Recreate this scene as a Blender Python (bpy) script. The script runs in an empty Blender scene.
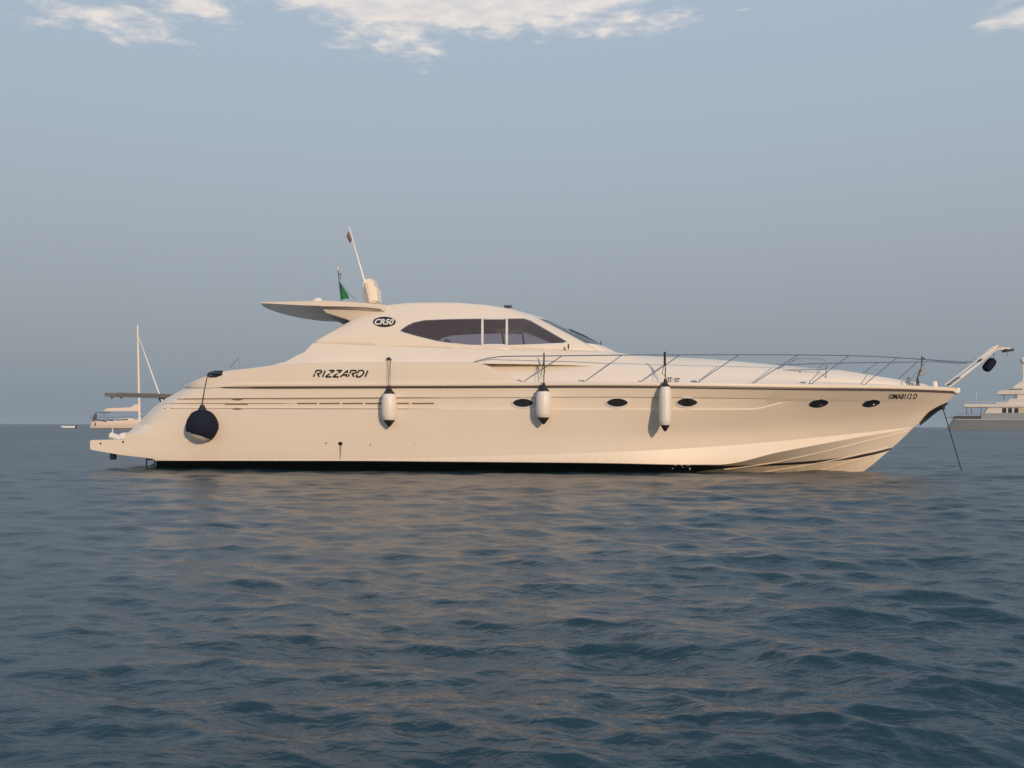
import bpy, bmesh, math, random
import numpy as np
from mathutils import Vector, Matrix
from mathutils.bvhtree import BVHTree
from mathutils.geometry import tessellate_polygon

random.seed(7)
SC = bpy.context.scene
COL = SC.collection
R = math.radians

# ------------------------------------------------------------------ camera
F = 953.0            # focal length in pixels of a 1024 wide picture
H = 0.91             # eye height above the water: seen from a small boat
HY = 425.5           # row of the principal point (the horizon)
ROLL = 0.0036
cd = bpy.data.cameras.new('camera')
cam = bpy.data.objects.new('camera', cd)
COL.objects.link(cam)
c_, s_ = math.cos(ROLL), math.sin(ROLL)
cam.matrix_world = Matrix(((c_, -s_, 0, 0), (0, 0, -1, 0), (s_, c_, 0, H), (0, 0, 0, 1)))
cd.sensor_width = 36
cd.lens = F / 1024 * 36
cd.shift_y = (HY - 384) / 1024
cd.clip_start = 0.1
cd.clip_end = 60000
SC.camera = cam

# ------------------------------------------------------------------ light
SUN_AZ, SUN_EL = R(24), R(15)      # to the right behind the camera, low
S_DIR = Vector((math.sin(SUN_AZ) * math.cos(SUN_EL), -math.cos(SUN_AZ) * math.cos(SUN_EL), math.sin(SUN_EL)))
sl = bpy.data.lights.new('sun', 'SUN')
sl.energy = 2.6
sl.angle = R(1.2)
sl.color = (1.0, 0.72, 0.475)
sun = bpy.data.objects.new('sun', sl)
COL.objects.link(sun)
sun.rotation_euler = (-S_DIR).to_track_quat('-Z', 'Y').to_euler()
sun.location = S_DIR * 60

vs = SC.view_settings
vs.view_transform = 'Standard'
vs.look = 'None'
vs.exposure = 0
vs.gamma = 1
vs.use_curve_mapping = False


class NG:
    """small helper to wire shader nodes"""
    def __init__(self, tree):
        self.t = tree
        tree.nodes.clear()

    def n(self, typ, **kw):
        nd = self.t.nodes.new(typ)
        for k, v in kw.items():
            setattr(nd, k, v)
        return nd

    def l(self, a, b):
        self.t.links.new(a, b)

    def val(self, sock, v):
        if hasattr(v, 'is_output'):
            self.l(v, sock)
        else:
            sock.default_value = v

    def math(self, op, a, b=0.0, c=None, clamp=False):
        nd = self.n('ShaderNodeMath', operation=op, use_clamp=clamp)
        self.val(nd.inputs[0], a)
        self.val(nd.inputs[1], b)
        if c is not None:
            self.val(nd.inputs[2], c)
        return nd.outputs[0]

    def sstep(self, x, lo, hi):
        nd = self.n('ShaderNodeMapRange', interpolation_type='SMOOTHSTEP')
        self.val(nd.inputs[0], x)
        nd.inputs[1].default_value = lo
        nd.inputs[2].default_value = hi
        return nd.outputs[0]

    def noise(self, vec, scale, detail=4, rough=0.55, dist=0.0):
        nd = self.n('ShaderNodeTexNoise')
        self.l(vec, nd.inputs['Vector'])
        nd.inputs['Scale'].default_value = scale
        nd.inputs['Detail'].default_value = detail
        nd.inputs['Roughness'].default_value = rough
        nd.inputs['Distortion'].default_value = dist
        return nd.outputs['Fac']

    def mix(self, fac, a, b, blend='MIX'):
        nd = self.n('ShaderNodeMix', data_type='RGBA', blend_type=blend)
        self.val(nd.inputs[0], fac)
        self.val(nd.inputs[6], a)
        self.val(nd.inputs[7], b)
        return nd.outputs[2]

    def comb(self, x, y, z=0.0):
        nd = self.n('ShaderNodeCombineXYZ')
        for i, v in enumerate((x, y, z)):
            self.val(nd.inputs[i], v)
        return nd.outputs[0]

    def ramp(self, fac, stops):
        nd = self.n('ShaderNodeValToRGB')
        e = nd.color_ramp.elements
        while len(e) < len(stops):
            e.new(0.5)
        for k, (p, c) in enumerate(stops):
            e[k].position = p
            e[k].color = (*c, 1)
        self.l(fac, nd.inputs[0])
        return nd.outputs[0]


def lin(r, g, b):
    f = lambda v: (v / 255 / 12.92) if v / 255 <= 0.04045 else ((v / 255 + 0.055) / 1.055) ** 2.4
    return (f(r), f(g), f(b))


# ------------------------------------------------------------------ sky
W = bpy.data.worlds.new('World')
SC.world = W
W.use_nodes = True
g = NG(W.node_tree)
sky = g.n('ShaderNodeTexSky', sky_type='NISHITA')
sky.sun_disc = False
sky.sun_elevation = SUN_EL
sky.sun_rotation = math.pi - SUN_AZ
sky.air_density = 1.6
sky.dust_density = 4.0
sky.ozone_density = 2.0
SKY_K = 0.075
tc = g.n('ShaderNodeTexCoord')
sep = g.n('ShaderNodeSeparateXYZ')
g.l(tc.outputs['Generated'], sep.inputs[0])
sx, sy, sz = sep.outputs
el = g.math('MULTIPLY', g.math('ARCSINE', sz), 180 / math.pi)           # elevation in degrees
az = g.math('MULTIPLY', g.math('ARCTAN2', sx, sy), 180 / math.pi)       # azimuth in degrees
# thick summer haze low over the sea: grey-blue towards the horizon
hz = g.ramp(g.math('DIVIDE', el, 60.0, clamp=True), [
    (0.00, lin(131, 145, 156)), (0.06, lin(148, 158, 167)), (0.17, lin(165, 174, 184)), (0.30, lin(173, 187, 202)),
    (0.42, lin(174, 191, 209)), (1.0, lin(150, 178, 208))])
nis = g.mix(1.0, sky.outputs[0], (SKY_K, SKY_K, SKY_K, 1), 'MULTIPLY')
base = g.mix(0.90, nis, hz)
# fair weather cumulus bank, a warm white belt high ahead
d3 = g.comb(g.math('MULTIPLY', az, 0.62), g.math('MULTIPLY', el, 1.9), 0.0)
n1 = g.noise(d3, 0.24, 8, 0.60, 0.4)
n2 = g.noise(d3, 0.75, 7, 0.62, 0.3)


def blob(ca, ce, ra, re):
    a = g.math('POWER', g.math('ABSOLUTE', g.math('DIVIDE', g.math('SUBTRACT', az, ca), ra)), 2.0)
    b = g.math('POWER', g.math('ABSOLUTE', g.math('DIVIDE', g.math('SUBTRACT', el, ce), re)), 2.0)
    return g.math('SUBTRACT', 1.0, g.math('SQRT', g.math('ADD', a, b)))


m = g.math('MULTIPLY', blob(-4.2, 27.3, 18.6, 5.1), 3.2)
m = g.math('MAXIMUM', m, g.math('MULTIPLY', blob(-9.0, 37.0, 12, 9.0), 1.5))
for q in ((-6.5, 22.6, 4.5, 1.5), (-23.4, 21.2, 4.2, 1.3), (-18.6, 22.8, 3.4, 1.3), (28.4, 20.9, 2.4, 0.7), (4.0, 23.0, 9.5, 1.0)):
    m = g.math('MAXIMUM', m, g.math('MULTIPLY', blob(*q), 0.42))
m = g.math('ADD', m, g.math('ADD', g.math('MULTIPLY', g.math('SUBTRACT', n1, 0.5), 1.0), g.math('MULTIPLY', g.math('SUBTRACT', n2, 0.5), 1.25)))
cm = g.math('MULTIPLY', g.sstep(m, -0.06, 0.50), 0.92)
ccol = g.mix(g.sstep(n2, 0.3, 0.7), (*lin(214, 212, 214), 1), (*lin(240, 230, 222), 1))
skyc = g.mix(cm, base, ccol)
bg = g.n('ShaderNodeBackground')
g.l(skyc, bg.inputs[0])
bg.inputs[1].default_value = 1.0
wo = g.n('ShaderNodeOutputWorld')
g.l(bg.outputs[0], wo.inputs[0])


# ------------------------------------------------------------------ materials
def mat(name, col, rough=0.5, metal=0.0, var=0.0, scale=6.0, spec=0.5, bump=0.0):
    m = bpy.data.materials.new(name)
    m.use_nodes = True
    g = NG(m.node_tree)
    p = g.n('ShaderNodeBsdfPrincipled')
    o = g.n('ShaderNodeOutputMaterial')
    g.l(p.outputs[0], o.inputs[0])
    p.inputs['Base Color'].default_value = (*col, 1)
    p.inputs['Roughness'].default_value = rough
    p.inputs['Metallic'].default_value = metal
    p.inputs['Specular IOR Level'].default_value = spec
    if var or bump:
        tc = g.n('ShaderNodeTexCoord')
        nz = g.noise(tc.outputs['Object'], scale, 5, 0.6)
        if var:
            dk = tuple(v * (1 - var) for v in col) + (1,)
            lt = tuple(min(1, v * (1 + var)) for v in col) + (1,)
            g.l(g.mix(nz, dk, lt), p.inputs['Base Color'])
            g.l(g.math('MULTIPLY_ADD', nz, rough * 0.5, rough * 0.75), p.inputs['Roughness'])
        if bump:
            b = g.n('ShaderNodeBump')
            b.inputs['Strength'].default_value = bump
            b.inputs['Distance'].default_value = 0.02
            g.l(nz, b.inputs['Height'])
            g.l(b.outputs[0], p.inputs['Normal'])
    return m


def gelcoat(name, col):
    """sprayed cream gelcoat: faint unevenness, run-off streaks and a grimy waterline"""
    m = bpy.data.materials.new(name)
    m.use_nodes = True
    g = NG(m.node_tree)
    p = g.n('ShaderNodeBsdfPrincipled')
    o = g.n('ShaderNodeOutputMaterial')
    g.l(p.outputs[0], o.inputs[0])
    tc = g.n('ShaderNodeTexCoord')
    ob = tc.outputs['Object']
    sp = g.n('ShaderNodeSeparateXYZ')
    g.l(ob, sp.inputs[0])
    big = g.noise(ob, 0.6, 3, 0.5)
    streak = g.noise(g.comb(g.math('MULTIPLY', sp.outputs[0], 9.0), sp.outputs[1], g.math('MULTIPLY', sp.outputs[2], 0.5)), 1.0, 4, 0.6)
    c1 = g.mix(big, tuple(v * 0.95 for v in col) + (1,), tuple(min(1, v * 1.03) for v in col) + (1,))
    c2 = g.mix(g.math('MULTIPLY', g.sstep(streak, 0.52, 0.8), 0.10), c1, (*(col[0] * 0.80, col[1] * 0.72, col[2] * 0.60), 1))
    low = g.math('MULTIPLY', g.sstep(sp.outputs[2], 0.42, 0.05), g.math('MULTIPLY_ADD', streak, 0.8, 0.12))
    c3 = g.mix(low, c2, (col[0] * 0.74, col[1] * 0.64, col[2] * 0.50, 1))
    g.l(c3, p.inputs['Base Color'])
    g.l(g.math('MULTIPLY_ADD', big, 0.14, 0.34), p.inputs['Roughness'])
    p.inputs['Specular IOR Level'].default_value = 0.35
    b = g.n('ShaderNodeBump')
    b.inputs['Strength'].default_value = 0.05
    b.inputs['Distance'].default_value = 0.05
    g.l(g.noise(ob, 1.3, 2, 0.5), b.inputs['Height'])
    g.l(b.outputs[0], p.inputs['Normal'])
    return m


def glass(name, tint, alpha, rough=0.03, ior=1.5):
    m = bpy.data.materials.new(name)
    m.use_nodes = True
    g = NG(m.node_tree)
    o = g.n('ShaderNodeOutputMaterial')
    tr = g.n('ShaderNodeBsdfTransparent')
    tr.inputs[0].default_value = (*tint, 1)
    gl = g.n('ShaderNodeBsdfGlossy')
    gl.inputs['Roughness'].default_value = rough
    df = g.n('ShaderNodeBsdfDiffuse')
    df.inputs[0].default_value = (0.20, 0.175, 0.195, 1)
    fr = g.n('ShaderNodeFresnel')
    fr.inputs[0].default_value = ior
    m1 = g.n('ShaderNodeMixShader')
    m1.inputs[0].default_value = alpha
    g.l(tr.outputs[0], m1.inputs[1])
    g.l(df.outputs[0], m1.inputs[2])
    m2 = g.n('ShaderNodeMixShader')
    g.l(fr.outputs[0], m2.inputs[0])
    g.l(m1.outputs[0], m2.inputs[1])
    g.l(gl.outputs[0], m2.inputs[2])
    g.l(m2.outputs[0], o.inputs[0])
    return m


M = {}
CREAM = (0.80, 0.715, 0.615)
M['gel'] = gelcoat('cream_gelcoat', CREAM)
M['deck'] = mat('deck_gelcoat', (0.86, 0.755, 0.635), 0.45, var=0.04, scale=3.0)
M['antifoul'] = mat('black_antifouling', (0.022, 0.022, 0.024), 0.6, var=0.35, scale=5, bump=0.2)
M['black'] = mat('black_rubber', (0.018, 0.017, 0.018), 0.55, var=0.2, scale=20)
M['rub'] = mat('rub_strip', (0.085, 0.06, 0.05), 0.45, var=0.2, scale=8)
M['vinyl'] = mat('black_vinyl', (0.014, 0.013, 0.014), 0.35)
M['groove'] = mat('groove_shadow_gap', (0.20, 0.14, 0.10), 0.6)
M['steel'] = mat('polished_steel', (0.42, 0.42, 0.43), 0.16, 1.0)
M['darksteel'] = mat('weathered_steel', (0.15, 0.15, 0.16), 0.35, 1.0)
M['fender'] = mat('white_fender_vinyl', (0.80, 0.75, 0.69), 0.40, var=0.06, scale=9)
M['navy'] = mat('navy_fender_cover', (0.012, 0.016, 0.035), 0.85, var=0.3, scale=30, bump=0.3, spec=0.2)
M['rope'] = mat('dark_rope', (0.03, 0.027, 0.025), 0.8, var=0.3, scale=80)
M['white'] = mat('white_paint', (0.80, 0.77, 0.73), 0.35, var=0.04, scale=8)
M['frame'] = mat('pale_window_frame', (0.72, 0.70, 0.70), 0.3, var=0.04)
M['grey'] = mat('grey_gangway_board', (0.165, 0.172, 0.18), 0.5, var=0.12, scale=7)
M['under'] = mat('grey_liner', (0.70, 0.67, 0.64), 0.55, var=0.06)
M['glass'] = glass('smoked_glass', (0.88, 0.81, 0.86), 0.26)
M['screen'] = glass('green_windscreen', (0.40, 0.47, 0.46), 0.35, ior=1.22)
M['port'] = mat('porthole_glass', (0.022, 0.023, 0.022), 0.08, spec=0.6)
M['green'] = mat('green_flag_cloth', (0.01, 0.16, 0.055), 0.8, var=0.15, scale=20)
M['redflag'] = mat('faded_flag_cloth', (0.20, 0.12, 0.11), 0.85, var=0.5, scale=14)
M['interior'] = mat('interior_trim', (0.60, 0.50, 0.42), 0.6, var=0.2, scale=3)
M['seat'] = mat('dark_upholstery', (0.05, 0.045, 0.05), 0.6, var=0.2)
M['chain'] = mat('anchor_chain', (0.05, 0.055, 0.06), 0.6, 0.6, var=0.4, scale=40)
M['stain'] = mat('rust_run', (0.42, 0.32, 0.22), 0.6, var=0.25, scale=20)
M['wood'] = mat('varnished_post', (0.60, 0.46, 0.35), 0.4, var=0.2, scale=12)
# far boats
M['ivory'] = mat('ivory_paint', (0.78, 0.72, 0.65), 0.4, var=0.05, scale=1)
M['pink'] = mat('pinkish_white_paint', (0.82, 0.71, 0.63), 0.4, var=0.05, scale=1)
M['greyhull'] = mat('grey_hull_paint', (0.23, 0.245, 0.265), 0.5, var=0.06, scale=0.4)
M['greyhull2'] = mat('light_grey_hull_paint', (0.33, 0.345, 0.36), 0.5, var=0.06, scale=0.4)
M['darkglass'] = mat('dark_window', (0.02, 0.02, 0.022), 0.1)
M['litwall'] = mat('lit_cabin_wall', (0.62, 0.52, 0.33), 0.5)  # yellowish glow of the lit wall, put into the colour
M['bootred'] = mat('dark_boot_top', (0.05, 0.05, 0.055), 0.6)
M['inflat'] = mat('white_inflatable', (0.80, 0.80, 0.80), 0.5, var=0.04)
M['canvas'] = mat('sail_cover_canvas', (0.76, 0.66, 0.58), 0.85, var=0.08, scale=1)


# ------------------------------------------------------------------ mesh helpers
class MB:
    def __init__(self):
        self.v, self.f, self.m = [], [], []

    def add(self, vs, fs, mi=0):
        o = len(self.v)
        self.v += [tuple(p) for p in vs]
        self.f += [tuple(i + o for i in f) for f in fs]
        self.m += [mi] * len(fs)
        return self

    def box(self, c, s, mi=0, rot=None):
        c = Vector(c)
        P = []
        for dx in (-.5, .5):
            for dy in (-.5, .5):
                for dz in (-.5, .5):
                    d = Vector((dx * s[0], dy * s[1], dz * s[2]))
                    if rot:
                        d = rot @ d
                    P.append(c + d)
        return self.add(P, [(0, 1, 3, 2), (4, 6, 7, 5), (0, 4, 5, 1), (2, 3, 7, 6), (0, 2, 6, 4), (1, 5, 7, 3)], mi)

    def prism(self, poly, y0, y1, mi=0, inset=0.0):
        """polygon in (x,z) extruded along y"""
        n = len(poly)
        a = [(p[0], y0, p[1]) for p in poly]
        b = [(p[0], y1, p[1]) for p in poly]
        fs = [tuple(range(n)), tuple(range(2 * n - 1, n - 1, -1))]
        fs += [(i, i + n, (i + 1) % n + n, (i + 1) % n) for i in range(n)]
        return self.add(a + b, fs, mi)

    def tube(self, pts, r, seg=8, mi=0, closed=False):
        pts = [Vector(p) for p in pts]
        n = len(pts)
        rs = r if isinstance(r, (list, tuple)) else [r] * n
        up = None
        V, Fc = [], []
        for i, p in enumerate(pts):
            a = pts[(i - 1) % n] if (closed or i > 0) else p
            b = pts[(i + 1) % n] if (closed or i < n - 1) else p
            t = (b - a).normalized()
            if up is None:
                up = t.orthogonal().normalized()
            up = (up - t * up.dot(t)).normalized()
            sd = t.cross(up)
            for k in range(seg):
                an = 2 * math.pi * k / seg
                V.append(p + (up * math.cos(an) + sd * math.sin(an)) * rs[i])
        for i in range(n if closed else n - 1):
            for k in range(seg):
                j, k2 = (i + 1) % n, (k + 1) % seg
                Fc.append((i * seg + k, i * seg + k2, j * seg + k2, j * seg + k))
        if not closed:
            Fc.append(tuple(range(seg - 1, -1, -1)))
            Fc.append(tuple((n - 1) * seg + k for k in range(seg)))
        return self.add(V, Fc, mi)

    def lathe(self, prof, seg=28, c=(0, 0, 0), axis=None, mi=0):
        """profile of (radius, height), turned about axis"""
        q = Vector((0, 0, 1)).rotation_difference(Vector(axis)) if axis else None
        V, Fc = [], []
        for r_, z_ in prof:
            for k in range(seg):
                an = 2 * math.pi * k / seg
                p = Vector((r_ * math.cos(an), r_ * math.sin(an), z_))
                if q:
                    p = q @ p
                V.append(p + Vector(c))
        n = len(prof)
        for i in range(n - 1):
            for k in range(seg):
                k2 = (k + 1) % seg
                Fc.append((i * seg + k, i * seg + k2, (i + 1) * seg + k2, (i + 1) * seg + k))
        Fc.append(tuple(range(seg - 1, -1, -1)))
        Fc.append(tuple((n - 1) * seg + k for k in range(seg)))
        return self.add(V, Fc, mi)

    def grid(self, rows, mi=0, mis=None, flip=False):
        n = len(rows[0])
        V = [p for r_ in rows for p in r_]
        o = len(self.v)
        self.v += [tuple(p) for p in V]
        for i in range(len(rows) - 1):
            for k in range(n - 1):
                f = (o + i * n + k, o + i * n + k + 1, o + (i + 1) * n + k + 1, o + (i + 1) * n + k)
                self.f.append(f[::-1] if flip else f)
                self.m.append(mis[i] if mis else mi)
        return self

    def build(self, name, mats, parent=None, smooth=True, angle=35, bevel=0.0, merge=0.0, loc=None):
        me = bpy.data.meshes.new(name)
        me.from_pydata(self.v, [], self.f)
        if not isinstance(mats, (list, tuple)):
            mats = [mats]
        for m in mats:
            me.materials.append(m)
        me.polygons.foreach_set('material_index', self.m)
        bm = bmesh.new()
        bm.from_mesh(me)
        if merge:
            bmesh.ops.remove_doubles(bm, verts=bm.verts, dist=merge)
            bmesh.ops.dissolve_degenerate(bm, dist=1e-6, edges=bm.edges)
        bmesh.ops.recalc_face_normals(bm, faces=bm.faces)
        if bevel:
            es = [e for e in bm.edges if len(e.link_faces) == 2 and e.calc_face_angle(0) > R(40)]
            bmesh.ops.bevel(bm, geom=es, offset=bevel, segments=2, affect='EDGES', clamp_overlap=True)
        for f in bm.faces:
            f.smooth = smooth
        if smooth:
            for e in bm.edges:
                if len(e.link_faces) == 2 and e.calc_face_angle(0) > R(angle):
                    e.smooth = False
        bm.to_mesh(me)
        bm.free()
        o = bpy.data.objects.new(name, me)
        COL.objects.link(o)
        if parent:
            o.parent = parent
        if loc is not None:
            o.location = loc
        return o


def tag(o, label=None, cat=None, group=None, kind=None):
    for k, v in (('label', label), ('category', cat), ('group', group), ('kind', kind)):
        if v:
            o[k] = v
    return o


def empty(name, loc, rz=0.0, label=None, cat=None, group=None):
    o = bpy.data.objects.new(name, None)
    COL.objects.link(o)
    o.location = loc
    o.rotation_euler = (0, 0, rz)
    o.empty_display_size = 0.3
    return tag(o, label, cat, group)


def pchip(xs, ys):
    xs, ys = np.array(xs, float), np.array(ys, float)
    h = np.diff(xs)
    d = np.diff(ys) / h
    m = np.zeros(len(xs))
    m[0], m[-1] = d[0], d[-1]
    for i in range(1, len(xs) - 1):
        if d[i - 1] * d[i] > 0:
            w1, w2 = 2 * h[i] + h[i - 1], h[i] + 2 * h[i - 1]
            m[i] = (w1 + w2) / (w1 / d[i - 1] + w2 / d[i])

    def f(x):
        x = np.clip(np.asarray(x, float), xs[0], xs[-1])
        i = np.clip(np.searchsorted(xs, x, side='right') - 1, 0, len(xs) - 2)
        t = (x - xs[i]) / h[i]
        return ((2 * t ** 3 - 3 * t ** 2 + 1) * ys[i] + (t ** 3 - 2 * t ** 2 + t) * h[i] * m[i]
                + (-2 * t ** 3 + 3 * t ** 2) * ys[i + 1] + (t ** 3 - t ** 2) * h[i] * m[i + 1])
    return f


def smooth_line(pts, n=8):
    """Catmull-Rom through 3D points"""
    P = [Vector(p) for p in pts]
    out = []
    for i in range(len(P) - 1):
        p0, p1, p2, p3 = P[max(i - 1, 0)], P[i], P[i + 1], P[min(i + 2, len(P) - 1)]
        for k in range(n):
            t = k / n
            out.append(0.5 * ((2 * p1) + (p2 - p0) * t + (2 * p0 - 5 * p1 + 4 * p2 - p3) * t * t + (3 * p1 - p0 - 3 * p2 + p3) * t ** 3))
    out.append(P[-1])
    return out


# sight line of a measured point of the photograph (used to survey the yacht's real dimensions)
def sight(px, py):
    u, v = px - 512, HY - py
    return Vector(((u - ROLL * v) / F, 1.0, (v + ROLL * u) / F))


def at_depth(px, py, Y):
    d = sight(px, py)
    return Vector((0, 0, H)) + d * Y


# ------------------------------------------------------------------ the sea: one sheet to the horizon
def build_sea():
    rng = np.random.default_rng(11)
    rad = [0.0, 0.6]
    r_ = 0.9
    while r_ < 45:
        rad.append(r_)
        r_ *= 1.0046
    q = 1.0046
    while r_ < 6500:
        rad.append(r_)
        q = min(1 + (q - 1) * 1.02, 1.16)
        r_ *= q
    rad = np.array(rad)
    fine = np.arange(-39, 39.001, 0.1)
    coarse = np.concatenate([np.arange(40, 180, 1.5), np.arange(-180, -39.5, 1.5)])
    ang = np.radians(np.concatenate([fine, coarse]))
    RR, AA = np.meshgrid(rad, ang, indexing='ij')
    X, Y = RR * np.sin(AA), RR * np.cos(AA)
    dr = np.gradient(rad)[:, None]
    Z = np.zeros_like(X)
    DX = np.zeros_like(X)
    DY = np.zeros_like(X)
    # slow gusts: patches where the chop is livelier
    gust = 1 + 0.28 * np.sin(0.21 * X + 0.33 * Y + 1.0) * np.sin(-0.17 * X + 0.12 * Y + 2.0) + 0.15 * np.sin(0.6 * X - 0.35 * Y) * np.sin(0.25 * Y + 0.5 * X + .7)
    # a breeze patch lies over the water off the bow, a calmer lane under the stern quarter
    lane = np.tanh((X + 0.10 * Y + 1.2 * np.sin(0.35 * Y + .4) - 0.5) / (1.2 + 0.16 * np.abs(Y)))
    gust = gust * (1 + 0.18 * lane)
    lams = np.exp(np.linspace(np.log(0.06), np.log(4.5), 135)) * rng.uniform(0.95, 1.05, 135)
    wind = R(248)
    for lam in lams:
        k = 2 * math.pi / lam
        sl_ = 0.0275 * (1.0 if lam < 0.5 else (0.5 / lam) ** 0.95)
        a = sl_ / k
        th = wind + rng.normal(0, 0.62)
        ph = rng.uniform(0, 2 * math.pi)
        kx, ky = k * math.cos(th), k * math.sin(th)
        w = np.clip((lam / (3.0 * dr + 1e-6) - 1.0), 0, 1)
        if w.max() <= 0:
            continue
        nr = int(np.max(np.nonzero(w[:, 0] > 0)[0])) + 1
        arg = kx * X[:nr] + ky * Y[:nr] + ph
        wa = w[:nr] * a * gust[:nr]
        cs, sn = np.cos(arg), np.sin(arg)
        Z[:nr] += wa * cs
        DX[:nr] -= 0.75 * wa * sn * kx / k
        DY[:nr] -= 0.75 * wa * sn * ky / k
    calm = np.clip((RR - 0.5) / 1.5, 0, 1)
    Z *= calm
    V = np.stack([X + DX * calm, Y + DY * calm, Z], -1).reshape(-1, 3)
    nr, na = X.shape
    i = np.arange(nr - 1)[:, None]
    j = np.arange(na)[None, :]
    j2 = (j + 1) % na
    Q = np.stack(np.broadcast_arrays(i * na + j, (i + 1) * na + j, (i + 1) * na + j2, i * na + j2), -1).reshape(-1, 4)
    me = bpy.data.meshes.new('sea')
    me.vertices.add(len(V))
    me.vertices.foreach_set('co', V.astype(np.float32).ravel())
    me.loops.add(Q.size)
    me.loops.foreach_set('vertex_index', Q.astype(np.int32).ravel())
    me.polygons.add(len(Q))
    me.polygons.foreach_set('loop_start', np.arange(0, Q.size, 4, dtype=np.int32))
    me.polygons.foreach_set('use_smooth', np.ones(len(Q), dtype=bool))
    # how much of the chop is too fine for the mesh at a vertex: it becomes gloss roughness there
    miss = np.clip((np.log(3.0 * dr[:, 0] + 1e-6) - math.log(0.06)) / (math.log(4.5) - math.log(0.06)), 0, 1)
    ga = me.attributes.new('gust', 'FLOAT', 'POINT')
    ga.data.foreach_set('value', (0.5 + 0.5 * lane).astype(np.float32).ravel())
    at = me.attributes.new('fine_chop', 'FLOAT', 'POINT')
    at.data.foreach_set('value', np.repeat(miss, na).astype(np.float32))
    me.update()
    me.validate()
    o = bpy.data.objects.new('sea', me)
    COL.objects.link(o)
    m = bpy.data.materials.new('sea_water')
    m.use_nodes = True
    g = NG(m.node_tree)
    p = g.n('ShaderNodeBsdfPrincipled')
    out = g.n('ShaderNodeOutputMaterial')
    g.l(p.outputs[0], out.inputs[0])
    tc = g.n('ShaderNodeTexCoord')
    sp = g.n('ShaderNodeSeparateXYZ')
    g.l(tc.outputs['Object'], sp.inputs[0])
    v2 = g.comb(g.math('MULTIPLY', sp.outputs[0], 0.72), sp.outputs[1], 0.0)
    rip = g.noise(v2, 7.0, 3, 0.55, 0.4)
    rip2 = g.noise(v2, 1.1, 3, 0.5, 0.3)
    patch = g.noise(v2, 0.10, 3, 0.5)
    p.inputs['Base Color'].default_value = (0.014, 0.044, 0.062, 1)
    p.inputs['IOR'].default_value = 1.333
    at_ = g.n('ShaderNodeAttribute', attribute_name='fine_chop')
    g.l(g.math('ADD', g.math('MULTIPLY_ADD', patch, 0.12, 0.13), g.math('MULTIPLY', g.math('POWER', at_.outputs['Fac'], 0.7), 0.12)), p.inputs['Roughness'])
    b0 = g.n('ShaderNodeBump')
    b0.inputs['Strength'].default_value = 0.8
    b0.inputs['Distance'].default_value = 0.006
    g.l(g.noise(v2, 26.0, 3, 0.6, 0.3), b0.inputs['Height'])
    b = g.n('ShaderNodeBump')
    b.inputs['Strength'].default_value = 0.7
    b.inputs['Distance'].default_value = 0.028
    g.l(rip, b.inputs['Height'])
    g.l(b0.outputs[0], b.inputs['Normal'])
    gt_ = g.n('ShaderNodeAttribute', attribute_name='gust')
    g.l(g.math('MULTIPLY_ADD', gt_.outputs['Fac'], 0.5, 0.45), b.inputs['Strength'])
    b2 = g.n('ShaderNodeBump')
    b2.inputs['Strength'].default_value = 0.5
    b2.inputs['Distance'].default_value = 0.05
    g.l(rip2, b2.inputs['Height'])
    g.l(b.outputs[0], b2.inputs['Normal'])
    g.l(b2.outputs[0], p.inputs['Normal'])
    me.materials.append(m)
    tag(o, kind='structure')
    return o


build_sea()

# ================================================================== the motor yacht
YAW = R(7.0)
ROOT = Vector((-0.3, 20.47, 0.0))
yacht = empty('motor_yacht', ROOT, -YAW, 'long cream motor yacht with dark wraparound cabin windows, anchored broadside', 'motor yacht')
FWD = Vector((math.cos(YAW), -math.sin(YAW), 0))
PORT = Vector((math.sin(YAW), math.cos(YAW), 0))
EYE = Vector((0, 0, H))


def toL(p):
    d = Vector(p) - ROOT
    return Vector((d.dot(FWD), d.dot(PORT), d.z))


def L(px, py, b):
    """yacht point on the sight line (px,py), b metres to starboard of the centreline"""
    d = sight(px, py)
    t = (-b - (EYE - ROOT).dot(PORT)) / d.dot(PORT)
    return toL(EYE + d * t)


EYE_L = toL(EYE)


def dirL(px, py):
    d = sight(px, py)
    return Vector((d.dot(FWD), d.dot(PORT), d.z)).normalized()


def hit(bvh, px, py, off=0.004):
    for k in range(9):
        loc, nor, idx, dist = bvh.ray_cast(EYE_L, dirL(px, py + (0, .3, -.3, .7, -.7, 1.2, -1.2, 2, -2)[k]))
        if loc is not None:
            if nor.y > 0:
                nor = -nor
            return loc + nor * off, nor
    return None, None


def flipy(p):
    return Vector((p[0], -p[1], p[2]))


# --- hull lines, surveyed as (column, row) with half-breadths along a 0..1 station
stem = pchip([393, 403, 410, 416.5, 420, 427], [957.5, 945.5, 935.5, 927, 923, 914])           # px of the stem at a row
aft = pchip([385, 390, 397, 409, 425, 440, 446, 461], [192, 181, 168, 152, 137, 123, 130, 156])
pyS = pchip([120, 190, 250, 450, 600, 700, 800, 880, 930, 960], [389, 388.6, 388.2, 387.6, 387.2, 388, 389.4, 390.2, 391.6, 393])
pyK = pchip([100, 155, 350, 450, 600, 700, 780, 860, 907, 960], [459, 459, 459, 457, 452.5, 447.5, 441, 433, 427.6, 424])
bS = pchip([0, .010, .025, .06, .2, .35, .5, .6, .7, .8, .88, .94, .98, .995, 1],
           [1.70, 1.93, 2.02, 2.06, 2.14, 2.20, 2.20, 2.14, 1.95, 1.58, 1.13, .66, .27, .09, 0])
bK = pchip([0, .010, .025, .06, .2, .35, .5, .6, .7, .8, .88, .94, .98, 1],
           [1.66, 1.89, 1.98, 2.02, 2.07, 2.10, 2.04, 1.92, 1.64, 1.17, .70, .34, .10, 0])
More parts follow.
